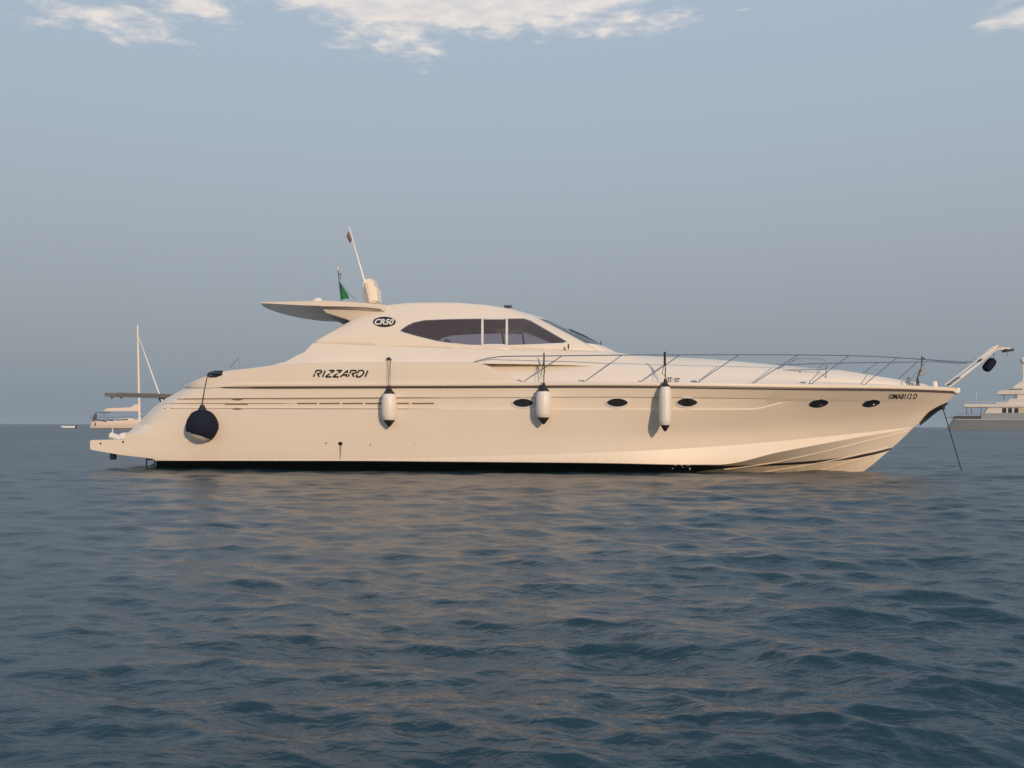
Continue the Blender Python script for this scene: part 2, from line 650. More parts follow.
T = np.unique(np.concatenate([np.linspace(0, .03, 9), np.linspace(.03, .9, 130), np.linspace(.9, 1, 26)]))


def hull_row(curve, px0, px1, inset=None):
    """a fore-and-aft line on the topsides following row = curve(px)"""
    out = []
    for t in T:
        px = px0 + (px1 - px0) * t
        py = float(curve(px))
        a, k = float(pyS(px)), float(pyK(px))
        s = min(max((py - a) / (k - a), 0), 1)
        flare = min(max((t - .45) / .4, 0), 1)
        gs = s * (1 - flare) + (1 - (1 - s) ** 1.35) * flare
        if t > .985:
            gs = gs + (s - gs) * (t - .985) / .015
        tc_ = t if px0 > 131 and float(curve(px0)) < 436 else max(t, .06)      # no rounded corner where the platform joins
        b = float(bS(tc_)) + (float(bK(tc_)) - float(bS(tc_))) * gs
        if inset:
            b -= inset(px)
        out.append(L(px, py, max(b, 0)))
    return out


fade = lambda px: 0.030 * min(max((785 - px) / 60, 0), 1) * min(max((px - 172) / 12, 0), 1)
fadeL = lambda px: 0.030 * min(max((792 - px) / 20, 0), 1) * min(max((px - 172) / 12, 0), 1)
lineA = pchip([150, 300, 430, 600, 792, 880, 950, 960], [399, 398.2, 397.6, 396.8, 398.6, 399.5, 400.0, 400.2])
lineB = pchip([140, 300, 450, 600, 700, 752, 792, 830, 880, 950], [408.6, 408.8, 409.2, 409.6, 409.8, 409.6, 401.6, 401.9, 402.4, 402.8])


def off(c, d):
    return lambda px: float(c(px)) + d


def end_of(c):
    px = 940.0
    for _ in range(20):
        px = float(stem(float(c(px))))
    return px


def start_of(c):
    px = 150.0
    for _ in range(20):
        px = float(aft(float(c(px))))
    return px


rows = [hull_row(pyS, 184, 957.5)]
for c, ins in ((lineA, None), (off(lineA, .8), fade), (off(lineB, -1.0), fadeL), (lineB, None)):
    rows.append(hull_row(c, start_of(c), end_of(c), ins))
for s in (.15, .32, .5, .64, .8, 1.0):
    def c(px, s=s):
        return float(lineB(px)) * (1 - s) + float(pyK(px)) * s
    e = 914 if s == 1 else end_of(c)
    rows.append(hull_row(c, start_of(c), e))
# chine flat and bottom
pyC = pchip([155, 350, 450, 600, 690, 718, 780, 860, 907, 914], [460.6, 460.8, 461.6, 463.0, 464.6, 464.6, 452, 437, 428.8, 427])
pyQ = pchip([155, 700, 780, 830, 859.6, 889, 905, 914], [500, 499, 492, 483.5, 473.3, 450.5, 436, 427])
st1 = pchip([155, 450, 690, 715, 800, 850, 892, 907], [461.0, 462.2, 465.2, 465.9, 461.8, 456.4, 447.5, 440])
st2 = pchip([155, 600, 680, 730, 800, 850, 888, 907], [482, 481, 474, 468.0, 464.4, 459.3, 450.9, 444])
px_c = 156 + (914 - 156) * T
bC = np.array([float(bK(max(t, .06))) + 0.045 * math.sin(math.pi * min(t * 1.02, 1)) ** .7 * (1 if t < .999 else 0) for t in T])
bC[-1] = 0
chine = [L(px, float(pyC(px)), b) for px, b in zip(px_c, bC)]
rows.append(chine)


def bottom_row(fr):
    out = []
    for px, b in zip(px_c, bC):
        a, k = float(pyC(px)), float(pyQ(px))
        f = fr(px, a, k)
        bb = b * (1 - f) ** 1.6
        out.append(L(px, a + (k - a) * f, bb))
    return out


cl = lambda v: min(max(v, 0.0), 1.0)
f1 = lambda px, a, k: cl((float(st1(px)) - a) / max(k - a, .01))
f2 = lambda px, a, k: max(f1(px, a, k), cl((float(st2(px)) - a) / max(k - a, .01)))
for fr in (f1, f2, lambda px, a, k: f2(px, a, k) * .6 + .4 * .45, lambda px, a, k: f2(px, a, k) * .3 + .7 * .8, lambda px, a, k: 1.0):
    rows.append(bottom_row(lambda px, a, k, fr=fr: max(fr(px, a, k), f2(px, a, k) if fr not in (f1,) else 0)))
nk = len(rows)
mis = [0] * (nk - 1)
mis[nk - 5] = 1                     # between the two paint lines: black boot stripe
hb = MB()
hb.grid(rows, mis=mis)
hb.grid([[flipy(p) for p in r_] for r_ in rows], mis=mis, flip=True)
# transom: bridge the aft edges
edge = [r_[0] for r_ in rows]
tr_rows = []
for u in np.linspace(0, 1, 9):
    tr_rows.append([Vector((p.x - 0.10 * math.sin(math.pi * u), p.y + (-2 * p.y) * u, p.z)) for p in edge])
hb.grid(tr_rows)
hull = hb.build('hull', [M['gel'], M['antifoul']], yacht, angle=14, merge=0.0012)
HB = BVHTree.FromPolygons(hb.v, hb.f)


def sheer_at(px):
    t = (px - 184) / (957.5 - 184)
    return float(bS(min(max(t, 0), 1)))


sheer = rows[0]
deck_z = 0.06
# deck plate
db = MB()
db.grid([[p + Vector((0, 0.02 if p.y < 0 else 0, 0.03)) for p in sheer], [Vector((p.x, 0, p.z + 0.09)) for p in sheer],
         [flipy(p) + Vector((0, -0.02, 0.03)) for p in sheer]])
db.build('deck', M['deck'], yacht)
# rubbing strake + toe rail sweeping along the sheer
n_ = len(sheer)


def sweep(sec, name, m, i0=0, i1=None, taper=True, angle=40, both=True):
    b = MB()
    for sd in (1, -1):
        rws = [[] for _ in sec]
        idx = list(range(i0, i1 or n_))
        for q, i in enumerate(idx):
            p = sheer[i]
            t = (sheer[min(i + 1, n_ - 1)] - sheer[max(i - 1, 0)])
            nrm = Vector((t.y, -t.x, 0))
            nrm = nrm.normalized() if nrm.length > 1e-6 else Vector((1, 0, 0))
            if nrm.y > 0 and i < n_ - 2:
                nrm = -nrm
            k = min(1, q / 8 + 0.05) if taper else 1
            for a, (o_, z_) in enumerate(sec):
                w = p + nrm * o_ * k + Vector((0, 0, z_ * k))
                if w.y > 0:
                    w.y = 0
                rws[a].append(w if sd == 1 else flipy(w))
        rws.append(rws[0])
        b.grid(rws)
    return b.build(name, m, yacht, angle=angle, merge=0.0008)


sweep([(-0.02, 0.030), (0.028, 0.030), (0.034, 0.012), (0.028, -0.006), (-0.02, -0.006)], 'rub_rail', M['rub'], 11)
sweep([(-0.05, 0.034), (0.014, 0.034), (0.022, 0.055), (0.015, 0.088), (-0.012, 0.106), (-0.06, 0.10)], 'toe_rail', M['gel'], 6)

# swim platform
pl = [(90, 441.2), (91.2, 440.0), (150, 439.4), (157, 450), (157, 459.2), (120, 455), (91, 449.8), (90, 448)]
pb = MB()
Ys = [-1.93, -1.86, 1.86, 1.93]
poly = [L(x, y, 2.028) for x, y in pl]
sec0 = [(p.x, p.z) for p in poly]
cx = sum(p[0] for p in sec0) / len(sec0)
cz = sum(p[1] for p in sec0) / len(sec0)
n = len(sec0)
rws = []
for yy in np.linspace(-1, 1, 17):
    ex = 1 - abs(yy) ** 12 * 0.02
    bow = 0.10 * (1 - yy * yy)
    rws.append([Vector((p[0] - (bow if p[0] < cx else 0), yy * 2.028, cz + (p[1] - cz) * ex)) for p in sec0 + sec0[:1]])
pb.grid(rws)
pb.add([r for r in rws[0][:-1]], [tuple(range(n))])
pb.add([r for r in rws[-1][:-1]], [tuple(range(n - 1, -1, -1))])
plat = pb.build('swim_platform', M['gel'], yacht, angle=30, merge=0.001)
PB = BVHTree.FromPolygons(pb.v, pb.f)

# --- stern quarter moulding that carries the builder's name
mTop = pchip([186, 205, 222, 250, 285, 350, 470, 484, 497, 510, 522], [384.5, 376.6, 371.6, 368.2, 364.2, 362.2, 362.0, 364.4, 369.6, 376.2, 383.8])
pxm = np.unique(np.concatenate([np.linspace(184, 200, 8), np.linspace(200, 524, 60)]))
r0, r1, r2, r3, r4 = [], [], [], [], []
for px in pxm:
    b = sheer_at(px)
    cornr = 0.20 * max(0, 1 - (px - 184) / 14) ** 2
    a, k = float(pyS(px)) - 1.0, float(mTop(px))
    k = min(k, a - .3)
    b = b - 0.012 - (0 if px > 198 else cornr * .3)
    fin = min(1, max(0, (524 - px) / 40))
    r0.append(L(px, a, b))
    r1.append(L(px, a * .5 + k * .5, b + .008 * fin))
    r2.append(L(px, k + .5, b - .008))
    r3.append(L(px, k, b - .04))
    q = L(px, k, b - .04)
    r4.append(Vector((q.x, q.y + .22 * fin + 0.03, q.z - 0.02 * fin)))
mb = MB()
mrows = [r0, r1, r2, r3, r4]
mb.grid(mrows)
mb.grid([[flipy(p) for p in r_] for r_ in mrows], flip=True)
mb.grid([[r_[0] for r_ in mrows], [flipy(r_[0]) for r_ in mrows]])
mb.build('quarter_moulding', M['gel'], yacht, angle=25, merge=0.0008)
QB = BVHTree.FromPolygons(mb.v, mb.f)

# --- coaming between the moulding and the cabin
U = np.linspace(0, 1, 60)


def lrow(pts, bpts, n=None, uu=U):
    xs = [p[0] for p in pts]
    f = pchip(xs, [p[1] for p in pts])
    fb = pchip([q[0] for q in bpts], [q[1] for q in bpts])
    return [L(px, float(f(px)), float(fb(px))) for px in xs[0] + (xs[-1] - xs[0]) * uu]


seam = [(313, 343), (360, 345.2), (420, 347.5), (500, 349.6), (560, 350.6), (600, 351.6), (648, 357.0)]
K0 = lrow([(258, 369), (290, 365.5), (350, 364), (470, 363.6), (560, 365), (620, 367.5), (660, 371)], [(258, 1.86), (300, 1.98), (470, 2.0), (560, 1.86), (660, 1.5)])
K1 = lrow([(286, 361.6), (350, 360.2), (470, 360), (560, 361.2), (620, 363.5), (656, 366)], [(286, 1.86), (320, 1.94), (470, 1.95), (560, 1.81), (656, 1.42)])
K2 = lrow([(297, 355.4), (350, 354), (470, 355.2), (560, 356.5), (620, 358.4), (652, 361)], [(297, 1.82), (330, 1.87), (470, 1.87), (560, 1.72), (652, 1.3)])
K25 = lrow([(304, 352.6), (360, 349.6), (470, 351.2), (560, 353), (620, 354.6), (650, 358.5)], [(304, 1.79), (330, 1.82), (470, 1.82), (560, 1.66), (650, 1.2)])
K3 = lrow(seam, [(313, 1.74), (350, 1.77), (470, 1.77), (560, 1.60), (600, 1.42), (648, 1.0)])
K4 = [Vector((p.x, p.y + .05, p.z + .012)) for p in K3]
kb = MB()
krows = [K0, K1, K2, K25, K3, K4]
kb.grid(krows)
kb.grid([[flipy(p) for p in r_] for r_ in krows], flip=True)
kb.grid([[r_[0] for r_ in krows], [flipy(r_[0]) for r_ in krows]])
kb.build('coaming', M['gel'], yacht, angle=28, merge=0.0008)
KB = BVHTree.FromPolygons(kb.v, kb.f)

# --- cabin: sides tumbling in to a rounded roof, real openings for the glass
W0 = lrow([(313, 342.8)] + [(a, b - .3) for a, b in seam[1:6]], [(313, 1.70), (350, 1.73), (470, 1.73), (560, 1.55), (600, 1.34)])
W9 = lrow([(352, 320.5), (366, 311.5), (383, 306.0), (400, 303.6), (420, 302.6), (450, 302.6), (480, 304.4), (505, 308.0), (525, 313.5), (538, 318.2)],
          [(352, 1.36), (383, 1.34), (450, 1.30), (505, 1.12), (538, .92)])
hrows = []
for s in np.linspace(0, 1, 15):
    rw = []
    for a, b in zip(W0, W9):
        e = s ** 1.7
        rw.append(Vector((a.x + (b.x - a.x) * s, a.y + (b.y - a.y) * e, a.z + (b.z - a.z) * (s ** 0.96))))
    hrows.append(rw)
for q, dz in ((.72, .035), (.4, .06), (0, .07)):
    hrows.append([Vector((p.x + (0.16 * (1 - q * q) if i > 0 else 0) * (i / 59) ** 6, p.y * q, p.z + dz * (0.35 + .65 * math.sin(math.pi * min(1, .15 + .7 * i / 59))))) for i, p in enumerate(W9)])
cb = MB()
cb.grid(hrows)
cb.grid([[flipy(p) for p in r_] for r_ in hrows], flip=True)
CB = BVHTree.FromPolygons(cb.v, cb.f)
opening = [(399, 331), (402, 328.4), (407, 325), (413, 322.2), (424, 319.8), (450, 318.7), (482, 318.2), (524, 318.1), (531, 320.4), (568, 341.8), (563, 343.4),
           (540, 344.5), (507, 345.7), (470, 345.4), (440, 342.3), (415, 336.2), (404, 333)]
me = bpy.data.meshes.new('cabin')
me.from_pydata(cb.v, [], cb.f)
bm = bmesh.new()
bm.from_mesh(me)
bmesh.ops.remove_doubles(bm, verts=bm.verts, dist=.0008)
bm.normal_update()
opL = []
for x, y in opening:
    p, nrm = hit(CB, x, y, 0)
    opL.append((p.x, p.z))
mullL = []
for x, y0, y1 in ((482, 317, 347), (507, 317, 347)):
    p, _ = hit(CB, x, y0, 0)
    q, _ = hit(CB, x, y1, 0)
    mullL.append(((p.x, p.z), (q.x, q.z)))
xs = [p[0] for p in opL]
zs = [p[1] for p in opL]
for i in range(len(opL) + 2):
    (x0, z0), (x1, z1) = (opL[i], opL[(i + 1) % len(opL)]) if i < len(opL) else mullL[i - len(opL)]
    reg = [f for f in bm.faces if abs(f.calc_center_median().y) > .8 and min(xs) - .4 < f.calc_center_median().x < max(xs) + .4
           and min(zs) - .3 < f.calc_center_median().z < max(zs) + .3]
    gm = list({v for f in reg for v in f.verts}) + list({e for f in reg for e in f.edges}) + reg
    bmesh.ops.bisect_plane(bm, geom=gm, dist=1e-5, plane_co=(x0, 0, z0), plane_no=(z1 - z0, 0, -(x1 - x0)))


def inside(x, z, P):
    c = False
    for i in range(len(P)):
        (x0, z0), (x1, z1) = P[i], P[i - 1]
        if (z0 > z) != (z1 > z) and x < (x1 - x0) * (z - z0) / (z1 - z0) + x0:
            c = not c
    return c


panes = {}
kill = []
for f in bm.faces:
    c = f.calc_center_median()
    if abs(c.y) > .6 and inside(c.x, c.z, opL):
        kill.append(f)
        side = c.y < 0
        xm = [m_[0][0] + (m_[1][0] - m_[0][0]) * (c.z - m_[0][1]) / (m_[1][1] - m_[0][1]) for m_ in mullL]
        k = 0 if c.x < xm[0] else 1 if c.x < xm[1] else 2
        panes.setdefault((side, k), MB()).add([v.co + Vector((0, .016 if side else -.016, 0)) for v in f.verts], [tuple(range(len(f.verts)))])
bmesh.ops.delete(bm, geom=kill, context='FACES')
bmesh.ops.recalc_face_normals(bm, faces=bm.faces)
for f in bm.faces:
    f.smooth = True
bm.to_mesh(me)
bm.free()
me.materials.append(M['gel'])
me.materials.append(M['interior'])
cabin = bpy.data.objects.new('cabin', me)
COL.objects.link(cabin)
cabin.parent = yacht
so = cabin.modifiers.new('thickness', 'SOLIDIFY')
so.thickness = 0.035
so.offset = -1
so.material_offset = 1
so.material_offset_rim = 0
for (side, k), b in panes.items():
    b.build('side_window', M['glass'], yacht, merge=.0005)


def ribbon(bvh, pts, w, name, m, parent, closed=True, off_=.006, th=.012, mirror=True):
    if mirror:
        ribbon(bvh, pts, w, name, m, parent, closed, off_, th, False)
    return ribbon_side(bvh, pts, w, name, m, parent, closed, off_, th, -1 if mirror else 1)


def ribbon_side(bvh, pts, w, name, m, parent, closed, off_, th, sd):
    """a raised strip lying on a surface along surveyed points; w in metres"""
    P, N = [], []
    for x, y in pts:
        p, nrm = hit(bvh, x, y, 0)
        if p is not None:
            P.append(p)
            N.append(nrm)
    n = len(P)
    if n < 2:
        return None
    b = MB()
    for _ in (0,):
        a0, a1, a2, a3 = [], [], [], []
        for i in range(n):
            t = (P[(i + 1) % n] if closed or i < n - 1 else P[i]) - (P[i - 1] if closed or i > 0 else P[i])
            t.normalize()
            s = t.cross(N[i]).normalized()
            ww = w if not callable(w) else w(i / (n - 1))
            q = [P[i] - s * ww / 2 - N[i] * th * .5, P[i] - s * ww / 2 + N[i] * off_, P[i] + s * ww / 2 + N[i] * off_, P[i] + s * ww / 2 - N[i] * th * .5]
            for arr, v in zip((a0, a1, a2, a3), q):
                arr.append(v if sd == 1 else flipy(v))
        rr = [a0, a1, a2, a3, a0]
        if closed:
            rr = [r_ + r_[:1] for r_ in rr]
        b.grid(rr)
    return b.build(name, m, parent, angle=30, merge=.0003)


def dens(pts, n=6, closed=False):
    out = []
    m = len(pts)
    for i in range(m if closed else m - 1):
        a, b = pts[i], pts[(i + 1) % m]
        for k in range(n):
            out.append((a[0] + (b[0] - a[0]) * k / n, a[1] + (b[1] - a[1]) * k / n))
    if not closed:
        out.append(pts[-1])
    return out


ribbon(CB, dens(opening, 3, True), .022, 'window_trim', M['frame'], yacht, off_=.004, th=.03)
fr = [(482.4, 318.6), (506.8, 318.5), (506.8, 345.4), (482.4, 345.2)]
ribbon(CB, dens(fr, 6, True), .045, 'window_frame', M['frame'], yacht, off_=.010, th=.03)

# windscreen: glass bulging forward between the pillars, wipers, and the cowl below
vN = [r_[-1] for r_ in hrows[:15]]
ws = MB()
wrows = []
for s_i, p in enumerate(vN[3:]):
    s = s_i / 11
    rw = []
    for u in np.linspace(-1, 1, 25):
        bul = (0.36 - .20 * s) * (1 - abs(u) ** 2.4)
        rw.append(Vector((p.x + bul, abs(p.y) * u * .99, p.z - .012 + .05 * s * (1 - u * u))))
    wrows.append(rw)
ws.grid(wrows)
wscreen = ws.build('windscreen', M['screen'], yacht, merge=.0003)
fe = MB()
for q in (-.42, .42):
    base_r = wrows[1][12 + int(q * 12)]
    topp = wrows[7][12 + int(q * 6)]
    fe.tube([base_r + Vector((.02, 0, .015)), base_r.lerp(topp, .5) + Vector((.025, 0, .03)), topp + Vector((.02, 0, .02))], .008, 6)
    fe.tube([base_r.lerp(topp, .15) + Vector((.02, 0, .02)), topp.lerp(base_r, -.05) + Vector((.02, .06, .02))], .010, 6)
    fe.tube([base_r + Vector((.05, 0, -.02)), base_r + Vector((.06, 0, .07))], .010, 6)
fe.build('wiper', M['black'], yacht)
cw = MB()
cr = []
for k, (dx, dz) in enumerate(((-.04, -.01), (.015, -.005), (.16, -.075), (.34, -.18), (.62, -.36))):
    rw = []
    for i, p in enumerate(wrows[0]):
        u = -1 + 2 * i / 24
        e = (1 - abs(u) ** 6)
        rw.append(Vector((p.x + dx * (0.35 + .65 * e), p.y * (1 + .04 * k / 4), p.z + 0.02 + dz)))
    cr.append(rw)
cw.grid(cr)
cw.build('windscreen_cowl', M['deck'], yacht)
# interior: sole, helm console and two seats, seen dimly through the glass
a, b = L(330, 345, 0), L(585, 349, 0)
ib = MB()
zf = b.z - .25
ib.box(((a.x + b.x) / 2, 0, zf - .5), (b.x - a.x, 3.0, .06))
ib.build('cabin_sole', M['interior'], yacht)
ib = MB()
hp = L(548, 346, .5)
ib.prism([(hp.x - .35, zf - .5), (hp.x - .30, zf + .16), (hp.x + .15, zf + .30), (hp.x + .5, zf + .22), (hp.x + .5, zf - .5)], -1.1, 1.1)
ib.build('helm_console', M['interior'], yacht, bevel=.03)
oc = [L(x, y, .25) for x, y in ((494, 330.5), (507, 328.6), (509, 320.8), (527, 320.4), (523, 327), (518, 331.6), (506, 330.6))]
ib = MB()
ib.prism([(p.x, p.z) for p in oc], -.45, .35)  # added cream panel that catches the sun, standing for the lit ceiling
ib.build('added_ceiling_panel', M['deck'], yacht, bevel=.01)
sp_ = L(462, 345, .6)
for yy in (-.75, .35):
    ib = MB()
    ib.box((sp_.x, yy, zf - .12), (.5, .5, .14))
    ib.box((sp_.x - .24, yy, zf + .14), (.12, .5, .52), rot=Matrix.Rotation(R(-10), 3, 'Y'))
    ib.box((sp_.x, yy, zf - .34), (.14, .14, .3))
    ib.build('helm_seat', M['seat'], yacht, bevel=.04)
ib = MB()
bx = L(352, 340, 0).x
ib.box((bx + .25, 0, (zf + 2.3) / 2 + .5), (.05, 2.3, 1.1))
ib.build('aft_bulkhead', M['seat'], yacht)

# --- hardtop wing over the cockpit
edge_px = [(261, 302.2), (270, 301.9), (285, 301.6), (305, 301.2), (318, 300.6), (340, 301.4), (360, 302.6), (384, 304.6)]
wt = [L(x, y, 1.50) for x, y in edge_px]
wb = MB()
top, bot = [], []
nn = 21
wrow = []
xt = wt[0].x
fz = pchip([p.x for p in wt], [p.z for p in wt])
xsn = np.linspace(xt, wt[-1].x, 26)
grid_t, grid_b = [], []
for u in np.linspace(-1, 1, nn):
    rt, rb = [], []
    for i, x in enumerate(xsn):
        s = i / 25
        xx = x - .26 * (1 - abs(u) ** 2.0) * (1 - s) ** 2
        z = float(fz(x)) + .03 * (1 - u * u)
        th = .02 + .10 * min(1, s * 1.8)
        rt.append(Vector((xx, u * 1.50, z)))
        rb.append(Vector((xx, u * 1.50, z - th - .10 * (1 - u ** 4) * min(1, .25 + s * 4))))
    grid_t.append(rt)
    grid_b.append(rb)
wb.grid(grid_t, 0)
wb.grid(grid_b, 1)
wb.grid([grid_t[0], grid_b[0]], 0)
wb.grid([grid_t[-1], grid_b[-1]], 0)
wb.grid([[r_[0] for r_ in grid_t], [r_[0] for r_ in grid_b]], 0)
wb.grid([[r_[-1] for r_ in grid_t], [r_[-1] for r_ in grid_b]], 0)
wb.build('hardtop_wing', [M['gel'], M['under']], yacht, angle=40, merge=.0005)
# seam strip below the wing and the side fins that carry it
for sd in (1, -1):
    sb = MB()
    sb.tube([(p.x, sd * (-1.497), p.z - .085) for p in [L(x, y, 1.497) for x, y in ((322, 302.6), (345, 303.0), (365, 303.8), (381, 305.4))]], .016, 6)
    sb.build('hardtop_seam', M['groove'], yacht)
fin = [(318, 305), (326, 313.2), (334, 315.6), (345, 319), (352, 322), (360, 317.8), (372, 313.6), (386, 310), (386, 305)]
for sd in (1, -1):
    fb = MB()
    o_, i_ = [], []
    for x, y in fin:
        dep = 1.46 - (0.10 if y > 312 else 0)
        p = L(x, y, dep)
        o_.append(Vector((p.x, p.y * sd, p.z)))
        i_.append(Vector((p.x, (p.y + .16) * sd, p.z)))
    k = len(fin)
    fb.add(o_ + i_, [tuple(range(k)), tuple(range(2 * k - 1, k - 1, -1))] + [(q, q + k, (q + 1) % k + k, (q + 1) % k) for q in range(k)])
    fb.build('hardtop_fin', M['gel'], yacht, bevel=.015)
ribbon(CB, [(349, 319.6), (352.5, 317.4), (358, 314.2), (366, 311.6), (374, 309.8), (383, 308)], .018, 'fin_seam', M['groove'], yacht, closed=False, mirror=False)
b = MB()
b.prism([(p.x, p.z) for p in [L(x, y, .9) for x, y in ((331, 314), (333, 319), (341, 323.4), (349, 325.4), (358, 321), (350, 314))]], -.9, .9)  # stand-in block for the dark piece under the hardtop, actual part unknown
b.build('underwing_block', M['under'], yacht, bevel=.02)
# mast pod, dome, whip aerial
tz = lambda px, b=0: float(fz(L(px, 302, b).x)) + .03
pp = L(372, 302, 0)
ppz = tz(372)
pod = MB()
pa = [L(x, y, 0.1) for x, y in ((365, 300), (365.5, 281.5), (368, 280.2), (375, 279.6), (375.4, 286), (378.6, 289.5), (379.5, 303.5), (365.5, 303.5))]
pod.prism([(p.x, p.z) for p in pa], -.30, .12)
pod.build('mast_pod', M['deck'], yacht, bevel=.035)
dm = MB()
dp = L(318, 301.2, .6)
dm.lathe([(.001, .075), (.045, .068), (.08, .048), (.10, .02), (.105, -.05)], 24, (dp.x, -.6, dp.z))
dm.build('satellite_dome', M['white'], yacht)
dm = MB()
a1, a2 = L(370.5, 302.5, .45), L(349, 227, .45)
dm.tube([a1, a1.lerp(a2, .3), a2], [.026, .020, .011], 8)
dm.tube([a1 + Vector((.01, -.01, .02)), a1.lerp(a2, .22)], .040, 8)
aer = dm.build('aerial', M['white'], yacht)
dm = MB()
q1, q2 = L(370.3, 303, .5), L(365.5, 283, .5)
dm.tube([q1, q2], .03, 8)
dm.build('aerial_bracket', M['wood'], yacht)
# courtesy flag on the aerial, ensign behind the pod: cloth of their own


def cloth(name, px_pts, b, m, label, cat, amp=.03, nu=10):
    """px_pts: four corners (top hoist, top fly, bottom fly, bottom hoist)"""
    A, B_, C_, D_ = [L(x, y, b) for x, y in px_pts]
    rws = []
    for i in range(nu + 1):
        u = i / nu
        rw = []
        for j in range(nu + 1):
            v = j / nu
            p = (A.lerp(D_, u)).lerp(B_.lerp(C_, u), v)
            p = p + Vector((0, amp * math.sin(7 * v + 3 * u) * v, .3 * amp * math.sin(5 * u + 4 * v)))
            rw.append(p)
        rws.append(rw)
    back = [[p + Vector((0.002, .006, 0)) for p in r_] for r_ in rws]
    c = MB()
    c.grid(rws)
    c.grid(back, flip=True)
    c.grid([rws[0], back[0]])
    c.grid([rws[-1], back[-1]])
    c.grid([[r_[0] for r_ in rws], [r_[0] for r_ in back]])
    c.grid([[r_[-1] for r_ in rws], [r_[-1] for r_ in back]])
    c.v = [tuple(ROOT + FWD * p[0] + PORT * p[1] + Vector((0, 0, p[2]))) for p in c.v]
    o = c.build(name, m, None, angle=80, merge=.0001)
    cen = sum((Vector(v.co) for v in o.data.vertices), Vector()) / len(o.data.vertices)
    for v in o.data.vertices:
        v.co -= cen
    o.location = cen
    return tag(o, label, cat)


cloth('flag', [(348.4, 231.5), (346.6, 236.5), (349.6, 243.8), (352.0, 239.5)], .45, M['redflag'], 'small faded dark red flag at the tip of the white aerial', 'flag')
cloth('flag', [(338.6, 281), (340.5, 283.5), (349.5, 299.2), (341.2, 299.2)], .0, M['green'], 'green ensign hanging limp from the slim flagstaff over the hardtop', 'flag', amp=.05)
dm = MB()
b1, b2 = L(341.5, 304, 0), L(337.6, 266, 0)
dm.tube([b1, b2], .010, 6)
b3 = L(337.8, 268, 0)
dm.tube([b3 + Vector((0, 0, -.05)), b3 + Vector((0, 0, .03))], .022, 8)
dm.tube([L(337.6, 274.5, 0), L(341.2, 273.6, 0)], .008, 6)
dm.tube([L(340, 280, 0), L(341, 273, 0)], .008, 6)
dm.build('flagstaff', M['darksteel'], yacht)
dm = MB()
dm.tube(smooth_line([L(340.5, 283, .05), L(346, 290, .05), L(350, 295, .05), L(356, 299.5, .05)]), .006, 5)
dm.build('flag_halyard', M['rope'], yacht)
dm = MB()
dm.tube([L(230, 367.5, 1.2), L(238.2, 358.2, 1.2), L(240.2, 368, 1.2)], .006, 5)
dm.build('stern_wire', M['darksteel'], yacht)
dm = MB()
lp = L(508, 306.6, .5)
dm.box((lp.x, lp.y, lp.z + .0), (.17, .09, .05))
dm.box((lp.x, lp.y, lp.z - .05), (.05, .05, .09))
dm.build('roof_lamp', M['darksteel'], yacht, bevel=.01)

# --- coachroof over the foredeck
Uc = np.linspace(0, 1, 70)
bs = lambda pts, o_, k=1.0: [(x, max((sheer_at(x) - o_) * k, 0.0)) for x in pts]
xs_ = [474, 560, 620, 680, 740, 800, 850, 890, 920, 940, 952]
T0 = lrow([(474, 384.5), (600, 384), (700, 384.8), (800, 386.2), (880, 387.0), (930, 389), (952, 390.8)], [(x, max(sheer_at(x) - .07, .0)) for x in xs_], uu=Uc)
T1 = lrow([(474, 363.4), (600, 366.6), (660, 371.2), (700, 375.2), (740, 378.4), (800, 381.2), (850, 382.6), (890, 384.6), (920, 387), (950, 390.2)],
          [(x, max(sheer_at(x) - .42 * min(1, sheer_at(x)), .0)) for x in xs_[:-1] + [950]], uu=Uc)
T2 = lrow([(474, 358), (597, 354.5), (613, 354.8), (660, 359.4), (700, 362.4), (745, 367), (800, 372.3), (840, 375.6), (880, 380.6), (915, 385.4), (948, 390)],
          [(x, max(sheer_at(x) * .62 - .1, .0)) for x in xs_[:-1] + [948]], uu=Uc)
T3 = lrow([(474, 356), (597, 352.4), (613, 353.4), (660, 356.6), (700, 358.4), (745, 362), (800, 367.2), (840, 370.2), (880, 376.6), (915, 383), (947, 389.6)],
          [(x, max(sheer_at(x) * .40 - .1, .0)) for x in xs_[:-1] + [947]], uu=Uc)
T4 = [Vector((p.x, 0, p.z + .03)) for p in T3]
crow = [T0, T1]
for w_ in (.25, .5, .75):
    crow.append([a.lerp(b, w_) + Vector((0, -.03 * math.sin(math.pi * w_) * (1 - i / 69), .02 * math.sin(math.pi * w_) * (1 - i / 69))) for i, (a, b) in enumerate(zip(T1, T2))])
crow += [T2, [a.lerp(b, .5) + Vector((0, 0, .012)) for a, b in zip(T2, T3)], T3, T4]
ob_ = MB()
ob_.grid(crow)
ob_.grid([[flipy(p) for p in r_] for r_ in crow], flip=True)
ob_.grid([[r_[0] for r_ in crow], [flipy(r_[0]) for r_ in crow]])
ob_.build('coachroof', M['deck'], yacht, angle=24, merge=.0008)
OB = BVHTree.FromPolygons(ob_.v, ob_.f)

